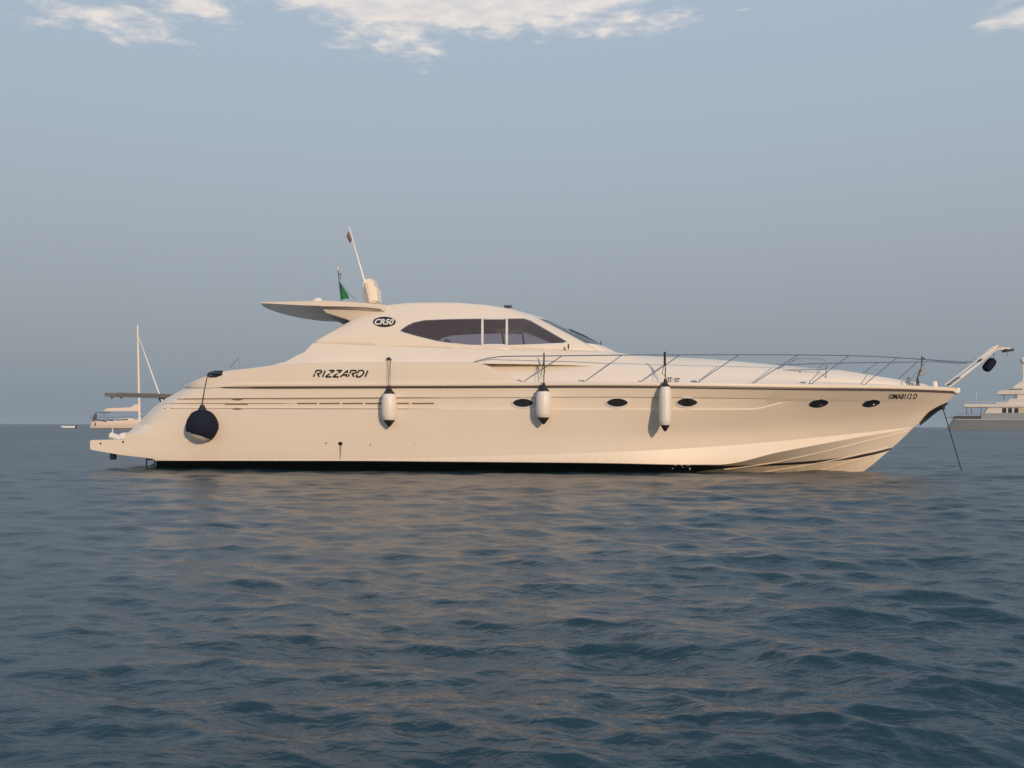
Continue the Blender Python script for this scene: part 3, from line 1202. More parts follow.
# --- guard rail with raked stanchions
rail = [(473, 362.4), (482, 359.6), (495, 357.3), (510, 356.3), (560, 355.8), (620, 355.1), (690, 354.8), (760, 354.7), (810, 355.0), (850, 355.6), (890, 357.2), (918, 359.0), (940, 360.4), (957, 361.6), (963, 362.0), (973, 361.8)]
rb_ = lambda px: max(sheer_at(min(px, 950)) - .10, .16)
for sd in (1, -1):
    b = MB()
    pts = [L(x, y, rb_(x) if x > 500 else 2.03) for x, y in rail]
    pts = smooth_line([Vector((p.x, p.y * sd, p.z)) for p in pts], 5)
    b.tube(pts, .0105, 8)
    b.build('guard_rail', M['steel'], yacht)
stn = [((522, 382.6), (562, 355.8)), ((584, 382), (622, 355.1)), ((640, 382.4), (680, 354.9)), ((697, 382.8), (739, 354.7)), ((753, 383.4), (798, 354.9)),
       ((811, 384), (849, 355.6)), ((864, 385), (897, 357.6)), ((905, 386.6), (928, 359.7))]
for (a, b_) in stn:
    for sd in (1, -1):
        b = MB()
        p, q = L(*a, rb_(a[0]) + .02), L(*b_, rb_(b_[0]))
        p.y *= sd
        q.y *= sd
        b.tube([p, q], .0085, 8)
        b.lathe([(.035, -.02), (.035, .012), (.016, .022), (.012, .05)], 12, p)
        b.build('stanchion', M['steel'], yacht)
b = MB()
b.tube(smooth_line([L(776, 370.3, .9), L(796, 359.2, .9), L(800, 358.9, .9), L(818, 359.0, .9), L(824, 360.2, .9), L(826, 364, .9), L(826.3, 369.6, .9)], 6), .011, 8)
b.tube([L(774, 370.4, .9), L(827, 369.4, .9)], .010, 8)
for x in (776, 800, 826):
    b.tube([L(x, 370.2, .9), L(x, 378, .9)], .009, 6)
b.build('grab_rail', M['steel'], yacht)
# bow fittings
b = MB()
b.tube([L(922, 356.5, .35), L(921.6, 366, .35), L(917.6, 377.5, .35), L(919.5, 388.5, .35)], .014, 8)
b.tube([L(917.4, 377.5, .35), L(916.6, 388, .35)], .016, 8)
b.tube([L(917.4, 378, .35), L(917, 388, .35), L(919.4, 388, .35)], .012, 8)
b.box(L(922.5, 370, .33), (.06, .06, .08))
b.box(L(921.2, 374.5, .33), (.08, .06, .05))
b.tube([L(921, 358.5, .35), L(925, 358.6, .35)], .018, 6)
b.build('bow_light_post', M['darksteel'], yacht)
b = MB()
wp = L(908, 379.2, .3)
b.lathe([(.045, -.16), (.045, -.05), (.025, -.03), (.036, .02), (.02, .04), (.001, .045)], 16, wp)
b.tube([wp + Vector((-.05, 0, .0)), wp + Vector((.05, 0, .05))], .009, 6)
b.build('windlass', M['steel'], yacht)
b = MB()
wp = L(934.5, 384.5, .15)
b.lathe([(.06, -.12), (.06, .02), (.045, .06), (.001, .075)], 16, wp)
b.build('bow_bollard', M['white'], yacht)
b = MB()
wp = L(958, 391.0, .02)
b.lathe([(.02, -.08), (.045, -.07), (.052, 0), (.045, .07), (.02, .08)], 20, wp + Vector((-.02, 0, .02)), axis=(0, 1, 0))
b.box(wp + Vector((-.12, 0, -.02)), (.26, .20, .05))
b.build('bow_roller', M['white'], yacht, bevel=.01)
# stainless anchor plate on the stem
b = MB()
sp1 = [(948.5, 402.2), (941, 408.6), (934, 413.4), (927, 419.4), (919.5, 425.2)]
inner = [(945.5, 402.6), (936, 407), (929.5, 411), (924, 416.5), (919.2, 423)]
for sd in (1, -1):
    o1, i1 = [], []
    for s1, i_ in zip(sp1, inner):
        p = L(*s1, 0)
        o1.append(p + Vector((.012, 0, -.01)))
        q, nrm = hit(HB, *i_, .012)
        if q is None:
            q = p
        i1.append(q if sd == 1 else flipy(q))
    b.grid([o1, i1])
b.build('stem_plate', M['darksteel'], yacht, merge=.0005)

# bow gangway: two white side rails, dark steps between them, folding tip
b = MB()
lad_u = [(945.6, 385.4), (960, 374.6), (975, 362.8), (985.5, 354.4), (993.5, 347.9), (996, 347.7)]
lad_l = [(948.8, 386.4), (962, 376.6), (977, 364.2), (987, 356.2), (996, 349.4), (1003, 349.0)]
for yy in (.17, -.17):
    b.tube(smooth_line([L(x - .5, y - .5, yy) for x, y in lad_u], 3), .015, 8)
    b.tube(smooth_line([L(x + .5, y + .5, yy) for x, y in lad_l], 3), .017, 8)
b.build('bow_gangway', M['white'], yacht)
b = MB()
for k in range(14):
    t = .06 + k / 14.5
    f = lambda P: Vector((np.interp(t * 5, range(6), [p[0] for p in P]), np.interp(t * 5, range(6), [p[1] for p in P])))
    u_, l_ = f(lad_u), f(lad_l)
    c = (u_ + l_) / 2
    p = L(c.x, c.y, 0)
    b.box(p, (.11, .33, .022), rot=Matrix.Rotation(R(-38), 3, 'Y'))
b.build('gangway_step', M['darksteel'], yacht)
b = MB()
b.box(L(986.5, 353.0, .0), (.42, .40, .035), rot=Matrix.Rotation(R(-40), 3, 'Y'))
b.box(L(967, 370.4, .0), (.50, .40, .03), rot=Matrix.Rotation(R(-38), 3, 'Y'))
b.build('gangway_pad', M['white'], yacht, bevel=.01)
b = MB()
tp, tq = L(994, 349.0, 0), L(1008, 349.8, 0)
b.box((tp + tq) / 2 + Vector((0, 0, .01)), ((tq - tp).length, .34, .03))
b.build('gangway_tip', M['white'], yacht, bevel=.012)
b = MB()
tp, tq = L(1002, 351.2, 0), L(1013.5, 349.6, 0)
b.tube([tp, tq], .028, 8)
b.tube([L(1007, 351, 0), L(1007.4, 356, 0)], .005, 5)
b.build('gangway_hinge', M['darksteel'], yacht)

# portholes: lens-shaped lights in pale rims
for (x, y, w_, h_, tilt) in ((523, 402.8, 22, 9.6, 0), (617.2, 402.5, 22.5, 9.6, 0), (687, 402.3, 22, 9.6, 0), (818.6, 403, 17.5, 6.6, -6), (871.2, 402.9, 16.0, 5.6, -8)):
    outl = []
    for k in range(36):
        an = 2 * math.pi * k / 36
        ex, ey = math.cos(an), math.sin(an)
        ex_ = math.copysign(abs(ex) ** 1.0, ex) * w_ / 2
        ey_ = math.copysign(abs(ey) ** 1.25, ey) * h_ / 2
        ct, st = math.cos(R(tilt)), math.sin(R(tilt))
        outl.append((x + ex_ * ct - ey_ * st, y + ex_ * st + ey_ * ct))
    cen, cn = hit(HB, x, y, .004)
    vs_ = [hit(HB, *p, .004)[0] for p in outl]
    pm = MB()
    pm.add([cen - cn * .0] + vs_, [(0, 1 + k, 1 + (k + 1) % 36) for k in range(36)])
    po = pm.build('porthole', M['port'], yacht)
    ribbon(HB, outl, .034 if x > 800 else .026, 'porthole_frame', M['steel'] if x > 800 else M['frame'], po, off_=.016, th=.02, mirror=False)

# styling slots, drains and run-off marks on the topsides
for (x0, x1) in ((297, 317), (319.5, 340), (342.5, 363), (365.5, 386), (397, 409), (412, 434)):
    ribbon(HB, dens([(x0, 403.5), (x1, 403.4)], 6), .028, 'hull_vent', M['groove'], yacht, closed=False, off_=.005, mirror=False)
ribbon(HB, dens([(225, 404.2), (248, 404.2)], 6), .026, 'hull_vent', M['groove'], yacht, closed=False, off_=.005, mirror=False)
for yv in (399.6, 408.9):
    ribbon(HB, dens([(232, yv), (243, yv)], 6), lambda t: .004 + .034 * math.sin(math.pi * t), 'hull_vent', M['groove'], yacht, closed=False, off_=.005, mirror=False)
for nm, pts in (('upper', [(172, 398.9), (440, 397.4)]), ('mid', [(163, 403.6), (296, 403.5)]), ('low', [(157, 408.4), (440, 409.0)])):
    ribbon(HB, dens(pts, 40), lambda t: .012 * min(1, 8 * (1 - t)) + .001, 'hull_groove', M['groove'], yacht, closed=False, off_=.003, mirror=False)


def disc(bvh, x, y, r_, name, m, squash=1.0, off_=.006):
    c, nrm = hit(bvh, x, y, off_)
    if c is None:
        return
    t = Vector((1, 0, 0)) - nrm * nrm.x
    t.normalize()
    s = nrm.cross(t)
    pm = MB()
    k = 16
    ring = [c + (t * math.cos(2 * math.pi * i / k) + s * math.sin(2 * math.pi * i / k) * squash) * r_ for i in range(k)]
    ringb = [p - nrm * .03 for p in ring]
    pm.add(ring + ringb, [tuple(range(k))] + [(i, (i + 1) % k, (i + 1) % k + k, i + k) for i in range(k)])
    pm.build(name, m, yacht)


for (x, y, r_) in ((326, 443.2, .016), (340.4, 443.6, .045), (370.4, 444.8, .014), (414.5, 444.8, .009)):
    disc(HB, x, y, r_, 'hull_drain', M['vinyl'], .8)
ribbon(HB, dens([(340.4, 445), (340.2, 459.5)], 8), lambda t: .05 - .03 * t, 'run_off_stain', M['stain'], yacht, closed=False, off_=.002, mirror=False)
disc(PB, 100.6, 443.4, .02, 'platform_drain', M['vinyl'])
disc(PB, 123.2, 442, .017, 'platform_drain', M['vinyl'], 1.5)
# spray rails on the forefoot
for pts in ([(724, 469.3), (740, 467.4), (757, 465.0), (775, 462.4), (820, 452.6), (860, 442.8), (908, 431.6)],
            [(745, 475.5), (777, 470), (800, 466.6), (840, 458.6), (888, 447.8)], [(800, 474.6), (823, 469.8), (850, 462.0), (876, 454.6)]):
    ribbon(HB, dens(pts, 8), .024, 'spray_rail', M['gel'], yacht, closed=False, off_=.014, th=.03)

# swim platform gear: leg under the stern, ladder, fittings
b = MB()
b.box(L(113.2, 455.0, 1.9), (.095, .095, .19))
b.build('platform_leg', M['black'], yacht)
b = MB()
for yy in (1.0, .62):
    b.tube([L(146.5, 456, yy), L(146.5, 474, yy)], .016, 8)
    b.tube([L(154.5, 456, yy), L(154.5, 474, yy)], .016, 8)
for zz in (457, 459.5, 467):
    b.tube([L(146.5, zz, 1.0), L(155, zz, 1.0)], .014, 6)
    b.tube([L(146.5, zz, 1.0), L(146.5, zz, .62)], .014, 6)
b.tube([L(148, 467.5, 1.0), L(154.5, 463.8, 1.0)], .012, 6)
b.build('bathing_ladder', M['darksteel'], yacht)
b = MB()
p, q = L(110.6, 435.6, .8), L(124, 439.4, .8)
b.tube([p, q], [.075, .06], 10)
b.tube([L(112.6, 436, .8), L(112.6, 428.4, .8)], .012, 6)
b.build('rolled_mat', M['white'], yacht)
b = MB()
b.box(L(124.6, 436.0, .8), (.13, .2, .13), rot=Matrix.Rotation(R(-18), 3, 'Y'))
b.build('platform_locker', M['white'], yacht, bevel=.015)
disc(KB, 0, 0, .01, 'x', M['black']) if False else None

# passerelle stretched out over the stern
b = MB()
g0, g1 = L(110, 394.8, .5), L(190, 397.0, .5)
dv = (g1 - g0)
rot = dv.to_track_quat('X', 'Z').to_matrix()
b.box((g0 + g1) / 2, (dv.length, .46, .08), rot=rot)
b.box((g0 + g1) / 2 + Vector((.15, -.24, .025)), (dv.length * .84, .03, .045), rot=rot)
b.box((g0 + g1) / 2 + Vector((.15, .24, .025)), (dv.length * .84, .03, .045), rot=rot)
pas = b.build('passerelle', M['grey'], yacht, bevel=.008)
for x in (112, 121.5):
    b = MB()
    b.tube([L(x, 395.6, .7), L(x, 398.6, .7)], .022, 6)
    b.build('passerelle_pin', M['darksteel'], pas)
b = MB()
for pts in ([(158.5, 396.5), (161.5, 403)], [(166.4, 396.5), (161.5, 403.5)], [(160, 398.4), (165, 398)]):
    b.tube([L(*pts[0], .6), L(*pts[1], .6)], .02, 6)
b.build('passerelle_bracket', M['darksteel'], pas)

# mooring fairlead on the quarter
b = MB()
outl = [(207.5, 375.0), (210, 373.0), (216, 371.8), (222.3, 371.7), (222.0, 374.2), (216, 376.2), (210, 376.2)]
b.tube([L(x, y, 2.03) for x, y in outl], .028, 8, closed=True)
b.tube([L(212, 373.8, 2.03), L(220, 373.4, 2.03)], .04, 8)
b.build('fairlead', M['darksteel'], yacht)
# deck cleats along the side deck
for x, y in ((518, 381.6), (581, 382.2), (669.5, 379.2), (677, 380), (694, 382.5), (803, 383.6), (911, 385.3)):
    bsx = max(sheer_at(x) - .13, .05)
    b = MB()
    p = L(x, y, bsx)
    b.tube([p + Vector((-.055, 0, .018)), p + Vector((-.03, 0, .028)), p + Vector((.03, 0, .028)), p + Vector((.055, 0, .018))], .009, 6)
    b.tube([p + Vector((-.02, 0, -.08)), p + Vector((-.02, 0, .025))], .009, 6)
    b.tube([p + Vector((.02, 0, -.08)), p + Vector((.02, 0, .025))], .009, 6)
    b.build('deck_cleat', M['steel'], yacht)
b = MB()
p, nrm = hit(KB, 570, 347, .0)
p2 = L(568.4, 346.5, 1.66)
b.box(p2, (.03, .05, .10))
b.build('side_light', M['darksteel'], yacht, bevel=.006)
# side-deck moulding joints
ribbon(OB, dens([(535, 366.4), (535, 382)], 5), .006, 'deck_joint', M['groove'], yacht, closed=False, off_=.001, th=.006, mirror=False)
ribbon(OB, dens([(653, 367), (653, 382)], 5), .006, 'deck_joint', M['groove'], yacht, closed=False, off_=.001, th=.006, mirror=False)


# --- lettering, cut from black vinyl and laid on the surfaces
def strokes(bvh, name, m, letters, x0, y0, hgt, adv, width, shear, th, off_=.005):
    b = MB()
    for i, polys in enumerate(letters):
        for pl_ in polys:
            P = []
            for (u, v) in dens(pl_, 4):
                px = x0 + i * adv + u * width + shear * v * hgt
                py = y0 - v * hgt
                P.append((px, py))
            pts = [hit(bvh, *p, off_) for p in P]
            lo, hi = [], []
            for k, (p, nrm) in enumerate(pts):
                a = pts[max(k - 1, 0)][0]
                c = pts[min(k + 1, len(pts) - 1)][0]
                t = (c - a).normalized()
                s = t.cross(nrm).normalized()
                lo.append(p - s * th / 2)
                hi.append(p + s * th / 2)
            b.grid([lo, hi])
    return b.build(name, m, yacht)


Rr = [[(0, 0), (0, .42)], [(0.02, .55), (0.02, 1), (.72, 1), (.95, .86), (.95, .68), (.7, .52), (.35, .52)], [(.45, .46), (.95, 0)]]
Ii = [[(.1, 0), (.1, 1)]]
Zz = [[(.1, 1), (1, 1), (.55, .62)], [(.42, .5), (0, .06), (0, 0), (.92, 0)]]
Aa = [[(-.05, 0), (.42, .52)], [(.35, .62), (.72, 1), (.78, .6)], [(.8, .48), (.9, 0)], [(.3, .3), (.84, .3)]]
Dd = [[(0, 0), (0, .42)], [(0, .55), (.02, 1), (.6, 1), (.95, .76), (.9, .3), (.6, 0), (0, 0)]]
word, xo = [Rr, Ii, Zz, Zz, Aa, Rr, Dd, Ii], [0, 8.4, 12.2, 19.6, 27.0, 34.6, 42.6, 51.0]
b_all = MB()
for L_, dx in zip(word, xo):
    for pl_ in L_:
        P = [(313.6 + dx + u * 6.2 + .42 * v * 6.6, 376.9 - v * 6.4) for u, v in dens(pl_, 4)]
        pts = [hit(QB, *p, .006) for p in P]
        lo, hi = [], []
        for k, (p, nrm) in enumerate(pts):
            t = (pts[min(k + 1, len(pts) - 1)][0] - pts[max(k - 1, 0)][0]).normalized()
            s = t.cross(nrm).normalized()
            lo.append(p - s * .0155)
            hi.append(p + s * .0155)
        b_all.grid([lo, hi])
b_all.build('lettering', M['vinyl'], yacht)


def text_on(bvh, txt, x0, x1, y0, y1, name, m, shear=.3, off_=.006, parent=None, bold=0.0):
    cu = bpy.data.curves.new(name, 'FONT')
    cu.body = txt
    cu.shear = shear
    cu.offset = bold
    cu.resolution_u = 3
    o = bpy.data.objects.new(name, cu)
    COL.objects.link(o)
    dg = bpy.context.evaluated_depsgraph_get()
    me = bpy.data.meshes.new_from_object(o.evaluated_get(dg))
    bpy.data.objects.remove(o)
    co = np.array([v.co[:] for v in me.vertices])
    mn, mx = co.min(0), co.max(0)
    b = MB()
    vs_ = []
    for c in co:
        px = x0 + (c[0] - mn[0]) / (mx[0] - mn[0]) * (x1 - x0)
        py = y1 - (c[1] - mn[1]) / (mx[1] - mn[1]) * (y1 - y0)
        vs_.append(hit(bvh, px, py, off_)[0])
    b.add(vs_, [tuple(p.vertices) for p in me.polygons])
    bpy.data.meshes.remove(me)
    return b.build(name, m, parent or yacht, smooth=False)


text_on(HB, '10MA8112 D', 888.4, 917.2, 393.6, 399.0, 'registration_number', M['vinyl'], .35, bold=.012)
# oval badge
outl = [(384.4 + 11.4 * math.cos(2 * math.pi * k / 40), 322.0 + 5.2 * math.sin(2 * math.pi * k / 40)) for k in range(40)]
b = MB()
cen, cn = hit(CB, 384.4, 322, .006)
mid = [hit(CB, 384.4 + (x - 384.4) * .5, 322 + (y - 322) * .5, .006)[0] for x, y in outl]
vs_ = [hit(CB, x, y, .006)[0] for x, y in outl]
b.add([cen] + mid + vs_, [(0, 1 + k, 1 + (k + 1) % 40) for k in range(40)] + [(1 + k, 41 + k, 41 + (k + 1) % 40, 1 + (k + 1) % 40) for k in range(40)])
badge = b.build('badge', M['vinyl'], yacht)
text_on(CB, 'CR50', 374.8, 394.0, 319.2, 325.0, 'badge_lettering', M['white'], .35, off_=.012, parent=badge, bold=.03)


# ================================================================== fenders hanging along the side (things of their own)
def fenderloc(px, py, b):
    p = L(px, py, b)
    return ROOT + FWD * p.x + PORT * p.y + Vector((0, 0, p.z))


def white_fender(px, top, body0, body1, bot, wpx, hang, label, lean=0.0, loops=0):
    sc_ = 48.0
    rr = wpx / 2 / sc_ * .98
    bb = sheer_at(px) + rr * .78
    base = fenderloc(px, (body0 + body1) / 2, bb)
    dep = (base - EYE).dot(Vector((0, 1, 0)))
    k = dep / F
    z = lambda y: ((body0 + body1) / 2 - y) * k
    rr = wpx / 2 * k
    root = empty('fender', base, 0, label, 'fender', 'white fenders hung along the yacht')
    b = MB()
    h0, h1 = z(body1), z(body0)
    prof = [(rr * .50, h0 - .015), (rr * .66, h0 + .0), (rr * .86, h0 + .05), (rr * .97, h0 + .13), (rr, h0 + .24)]
    prof += [(rr, h1 - .24), (rr * .97, h1 - .12), (rr * .86, h1 - .045), (rr * .7, h1), (rr * .5, h1 + .012)]
    b.lathe(prof, 32)
    b.build('fender_body', M['fender'], root)
    b = MB()
    zt, zb = z(top), z(bot)
    b.lathe([(rr * .74, h1 - .015), (rr * .72, h1 + .01), (rr * .42, h1 + (zt - h1) * .45), (.032, zt - .01), (.022, zt + .03), (.001, zt + .035)], 20)
    b.build('fender_cap', M['black'], root)
    b = MB()
    b.lathe([(.001, zb - .004), (.03, zb + .015), (rr * .45, h0 - (h0 - zb) * .45), (rr * .72, h0 + .0), (rr * .74, h0 + .018)], 20)
    b.build('fender_cap', M['black'], root)
    b = MB()
    hx, hy, hb = hang
    e = fenderloc(hx, hy, hb) - base
    if loops:
        b.tube([(0, 0, zt), e.lerp(Vector((0, 0, zt)), .5) + Vector((.006, 0, 0)), e], .009, 6)
        m_ = e.lerp(Vector((0, 0, zt)), .15)
        b.tube([m_, m_ + Vector((-.02, -.02, -.1)), m_ + Vector((-.05, -.02, -.28)), m_ + Vector((-.01, -.02, -.34)), m_ + Vector((.015, -.02, -.22)), m_ + Vector((0, 0, -.08))], .006, 6)
        b.tube([e + Vector((0, 0, .05)), e + Vector((0, 0, -.20))], .022 if loops == 2 else .014, 8)
    else:
        over = fenderloc(hx, 362.2, sheer_at(hx) + .025) - base
        b.tube([(-.012, 0, zt), over + Vector((-.015, 0, 0)), e + Vector((-.02, -.01, 0))], .005, 6)
        b.tube([(.012, 0, zt), over + Vector((.035, 0, 0)), e + Vector((.06, -.01, -.01))], .005, 6)
        b.lathe([(.05, -.02), (.045, .0), (.02, .02), (.001, .03)], 12, e)
    b.build('fender_rope', M['rope'], root)
    return root


white_fender(389.2, 387, 393.5, 421, 427, 15.4, (388.6, 358.4, 1.985), 'fat white fender with black ends and a double rope, beside the dashed hull slots')
white_fender(543.6, 384.4, 391, 418.4, 424.4, 15.6, (544, 355.4, 2.05), 'fat white fender with black ends, partly covering the aftmost oval porthole', loops=1)
white_fender(665.2, 380.5, 386.4, 426, 431.4, 12.4, (664.8, 354.6, rb_(665) + .02), 'long slim white fender with black ends, hanging lowest between two portholes', loops=2)

# round navy fender
bb = sheer_at(202) + .22
base = fenderloc(202.2, 426, bb)
k = base.y / F
rr = 15.6 * k
root = empty('ball_fender', base, 0, 'round buoy fender in a dark navy cover hanging at the stern quarter', 'fender')
b = MB()
prof = []
for i in range(25):
    a = -math.pi / 2 + math.pi * i / 24
    r_ = rr * math.cos(a)
    zz = rr * math.sin(a) * (1.05 if a > 0 else 1.0)
    prof.append((max(r_ * .955, .001), zz * .96))
b.lathe(prof, 40)
V2 = [Vector(v) for v in b.v]
tilt = Matrix.Rotation(R(17), 3, 'Y') @ Matrix.Rotation(R(-8), 3, 'X')
up_n = tilt @ Vector((0, 0, 1))
ball = b.build('fender_body', M['fender'], root)
# cloth cover: same ball a little larger, cut along a slanted hem, ruffled
b = MB()
prof = []
for i in range(25):
    a = -.70 + (math.pi / 2 + .70) * i / 24
    q = 1.015 + .008 * math.sin(9 * a)
    prof.append((max(rr * q * math.cos(a), .028), rr * q * math.sin(a) * (1.05 if a > 0 else 1)))
prof += [(.05, rr * 1.12), (.035, rr * 1.22), (.045, rr * 1.30), (.02, rr * 1.36), (.001, rr * 1.37)]
b.lathe(prof, 48)
vv = []
for i, v in enumerate(b.v):
    v = Vector(v)
    if v.z < rr * .9:
        an = math.atan2(v.y, v.x)
        v *= 1 + .008 * math.sin(5 * an + v.z * 11) + .006 * math.sin(11 * an - v.z * 17)
        w = cl((rr * .9 - v.z) / (rr * 1.2))
        v = v.lerp(tilt @ v, w)
    vv.append(tuple(v))
b.v = vv
b.f = [f for f in b.f if len(f) == 4]
b.m = [0] * len(b.f)
b.build('fender_cover', M['navy'], root, angle=80)
b = MB()
b.lathe([(.09, rr * .98), (.075, rr * 1.1), (.05, rr * 1.22), (.045, rr * 1.34), (.001, rr * 1.36)], 16)
b.build('fender_neck', M['black'], root)
b = MB()
e = fenderloc(207.2, 376.6, 2.06) - base
b.tube([(0, 0, rr * 1.3), e.lerp(Vector((0, 0, rr * 1.3)), .5) + Vector((0, -.02, 0)), e, e + Vector((.07, .02, .06))], .009, 6)
b.build('fender_rope', M['rope'], root)

# navy capsule hung below the bow gangway
c = fenderloc(989.4, 364.8, 0.0)
k = c.y / F
root = empty('hanging_float', c, 0, 'tilted dark navy capsule float hanging under the bow gangway', 'float')
b = MB()
r_, hh = 4.6 * k, 7.3 * k
b.lathe([(.001, -hh), (r_ * .5, -hh * .97), (r_ * .85, -hh * .82), (r_, -hh * .5), (r_ * 1.02, 0), (r_ * .98, hh * .5), (r_ * .8, hh * .84), (r_ * .45, hh * .98), (.001, hh)], 20, axis=(.62, 0, .78))
b.build('float_body', M['navy'], root)
b = MB()
tp = fenderloc(993.5, 350, 0) - c
b.tube([Vector((.62, 0, .78)) * hh * .95, tp], .005, 5)
b.build('float_line', M['rope'], root)

# anchor rope running from the stem into the water
pts = [fenderloc(942.6, 407.5, 0), fenderloc(948, 425, -.05), fenderloc(954.5, 447, -.1), fenderloc(963.6, 477.5, -.1)]
pts = smooth_line(pts, 10)
c0 = pts[0].copy()
b = MB()
pp_ = [p - c0 for p in pts]
b.tube(pp_, [.008 + .003 * (i % 2) for i in range(len(pp_))], 6)
b.lathe([(.001, -.05), (.04, -.04), (.05, .03), (.001, .04)], 10, pp_[0])
o = b.build('anchor_rope', M['chain'], None, loc=c0)
tag(o, 'dark anchor rope slanting from the bow stem down into the sea', 'rope')


# ================================================================== far boats
def far(px, py, Y):
    p = at_depth(px, py, Y)
    return p


# --- sailing yacht behind the stern
YS = 183.0
s0 = far(125, 428.9, YS)
s0.z = 0
sail = empty('sailing_yacht', s0, 0, 'pinkish white sailing yacht with bare mast, far behind the swim platform', 'sailboat')
S = lambda px, py, dy=0: far(px, py, YS) - s0 + Vector((0, dy, 0))
# hull loft: stations along its length
b = MB()
stx = [92.2, 97, 110, 125, 145, 165, 176]
shl = pchip([92, 100, 125, 150, 176], [421.8, 421.4, 420.4, 419.4, 418.6])
hw = pchip([92, 97, 115, 135, 155, 170, 176], [1.35, 1.6, 1.95, 2.05, 1.6, .7, .03])
bt = []
for px in np.linspace(92.2, 176, 26):
    w = float(hw(px))
    zt = S(px, float(shl(px))).z
    x = S(px, 428).x
    xk = x + (.9 if px < 93 else 0) * 0
    zb = -.25
    raw = []
    for j, (yy, zz) in enumerate(((-1, 1), (-1.0, .75), (-.93, .4), (-.8, .08), (-.45, -.15), (0, -.3), (.45, -.15), (.8, .08), (.93, .4), (1.0, .75), (1, 1))):
        sh_ = -.9 * (1 - zz) if px < 93 else 0
        if px > 168:
            sh_ = -1.1 * (1 - zz) * (px - 168) / 8
        raw.append(Vector((x + sh_ * (-.0 if px < 93 else 1) - (0.45 * (zz) * -1 if px < 93 else 0), yy * w, zz * zt if zz > 0 else zz)))
    bt.append(raw)
b.grid(bt)
b.add(bt[0], [tuple(range(11))])
b.grid([[r_[0] for r_ in bt], [Vector((r_[0].x, 0, r_[0].z + .12)) for r_ in bt], [r_[-1] for r_ in bt]])
b.build('sail_hull', M['pink'], sail, merge=.002)
b = MB()
b.tube([S(139.5, 420), S(138.3, 360), S(137.6, 325)], [.22, .20, .13], 8)
for py in (395, 362):
    b.tube([S(138.5, py, -.9), S(138.5, py, .9)], .05, 6)
b.build('mast', M['pink'], sail)
b = MB()
b.prism([(S(x, y).x, S(x, y).z) for x, y in ((103.5, 411.2), (107.5, 408.2), (120, 407.9), (131.5, 407.2), (134.5, 404.6), (138.5, 404.3), (139, 411.4))], -.22, .22)
b.build('boom_cover', M['canvas'], sail, bevel=.06)
b = MB()
b.tube([S(139, 337.5), S(148, 363), S(158, 390.5), S(166, 412), S(170, 419)], [.04, .13, .15, .15, .09], 8)
b.build('furled_jib', M['inflat'], sail)
b = MB()
b.box(S(104.2, 412.4), (1.7, 2.2, .10))
for x in (102.4, 105.4):
    for yy in (-1.0, 1.0):
        b.tube([S(x, 412.6, yy), S(x, 420.6, yy)], .02, 6)
b.build('bimini', M['darksteel'], sail)
b = MB()
b.prism([(S(x, y).x, S(x, y).z) for x, y in ((118, 420.6), (120, 418.8), (131, 418.2), (136, 419.6), (136, 420.4))], -.9, .9)
b.build('coach_house', M['ivory'], sail, bevel=.05)
b = MB()
for x0, x1, y0, y1 in ((100, 111, 419.6, 421.3), (111, 118, 419.9, 420.6), (121, 132, 420.2, 419.6)):
    b.tube([S(x0, y0, -1.95), S(x1, y1, -2.0)], .10, 6)
for x in (96, 101, 108, 116, 124, 132, 140, 148):
    b.tube([S(x, float(shl(x)), -float(hw(x))), S(x, float(shl(x)) - 3.4, -float(hw(x)))], .03, 5)
b.tube([S(x, float(shl(x)) - 3.4, -float(hw(x))) for x in (96, 108, 124, 140, 160)], .025, 5)
b.build('lifeline', M['darksteel'], sail)
b = MB()  # dark shapes on the stern, left unidentified
for x, y, w, h_ in ((95.6, 416.6, .35, .9), (97.5, 414.2, .32, 1.0), (97.3, 417.0, .5, .7), (95.2, 419.6, .5, .8), (92.6, 417.6, .22, .35)):
    p = S(x, y, -.7)
    b.lathe([(.05, -h_ / 2), (w / 2, -h_ * .35), (w / 2, h_ * .1), (w * .3, h_ * .35), (.05, h_ / 2)], 10, p)
b.tube([S(92.6, 418.4, -.7), S(97, 419.0, -.7)], .04, 5)
b.build('stern_shapes', M['rub'], sail)
b = MB()
b.tube([S(99.3, 422.4, -1.75), S(99.2, 425.8, -1.8)], .10, 6)
b.build('stern_bumper', M['black'], sail)

# --- small inflatable
YD = 190.0
d0 = far(69.2, 429, YD)
d0.z = 0
din = empty('inflatable_dinghy', d0, 0, 'small white inflatable dinghy far out on the open water', 'dinghy')
b = MB()
for yy in (-.55, .55):
    b.tube([(-1.45, yy * .2, .38), (-1.15, yy * .75, .30), (-.6, yy, .26), (1.2, yy, .26), (1.4, yy, .26)], [.17, .21, .23, .23, .12], 10)
b.box((.1, 0, .2), (2.4, .9, .08))
b.box((1.15, 0, .32), (.08, .9, .4))
b.build('tube', M['inflat'], din)
b = MB()
b.box((1.42, 0, .46), (.26, .28, .42))
b.box((1.42, 0, .05), (.14, .12, .6))
b.build('outboard_motor', M['black'], din, bevel=.04)

# --- large grey-hulled yacht on the right
YB = 283.0
y0 = far(1000, 430.4, YB)
y0.z = 0
big = empty('superyacht', y0, 0, 'large grey hulled yacht with stepped ivory decks, far off the bow', 'yacht')
BYAW = R(25)
big.rotation_euler.z = -BYAW
BF, BN = Vector((math.cos(BYAW), -math.sin(BYAW), 0)), Vector((math.sin(BYAW), math.cos(BYAW), 0))


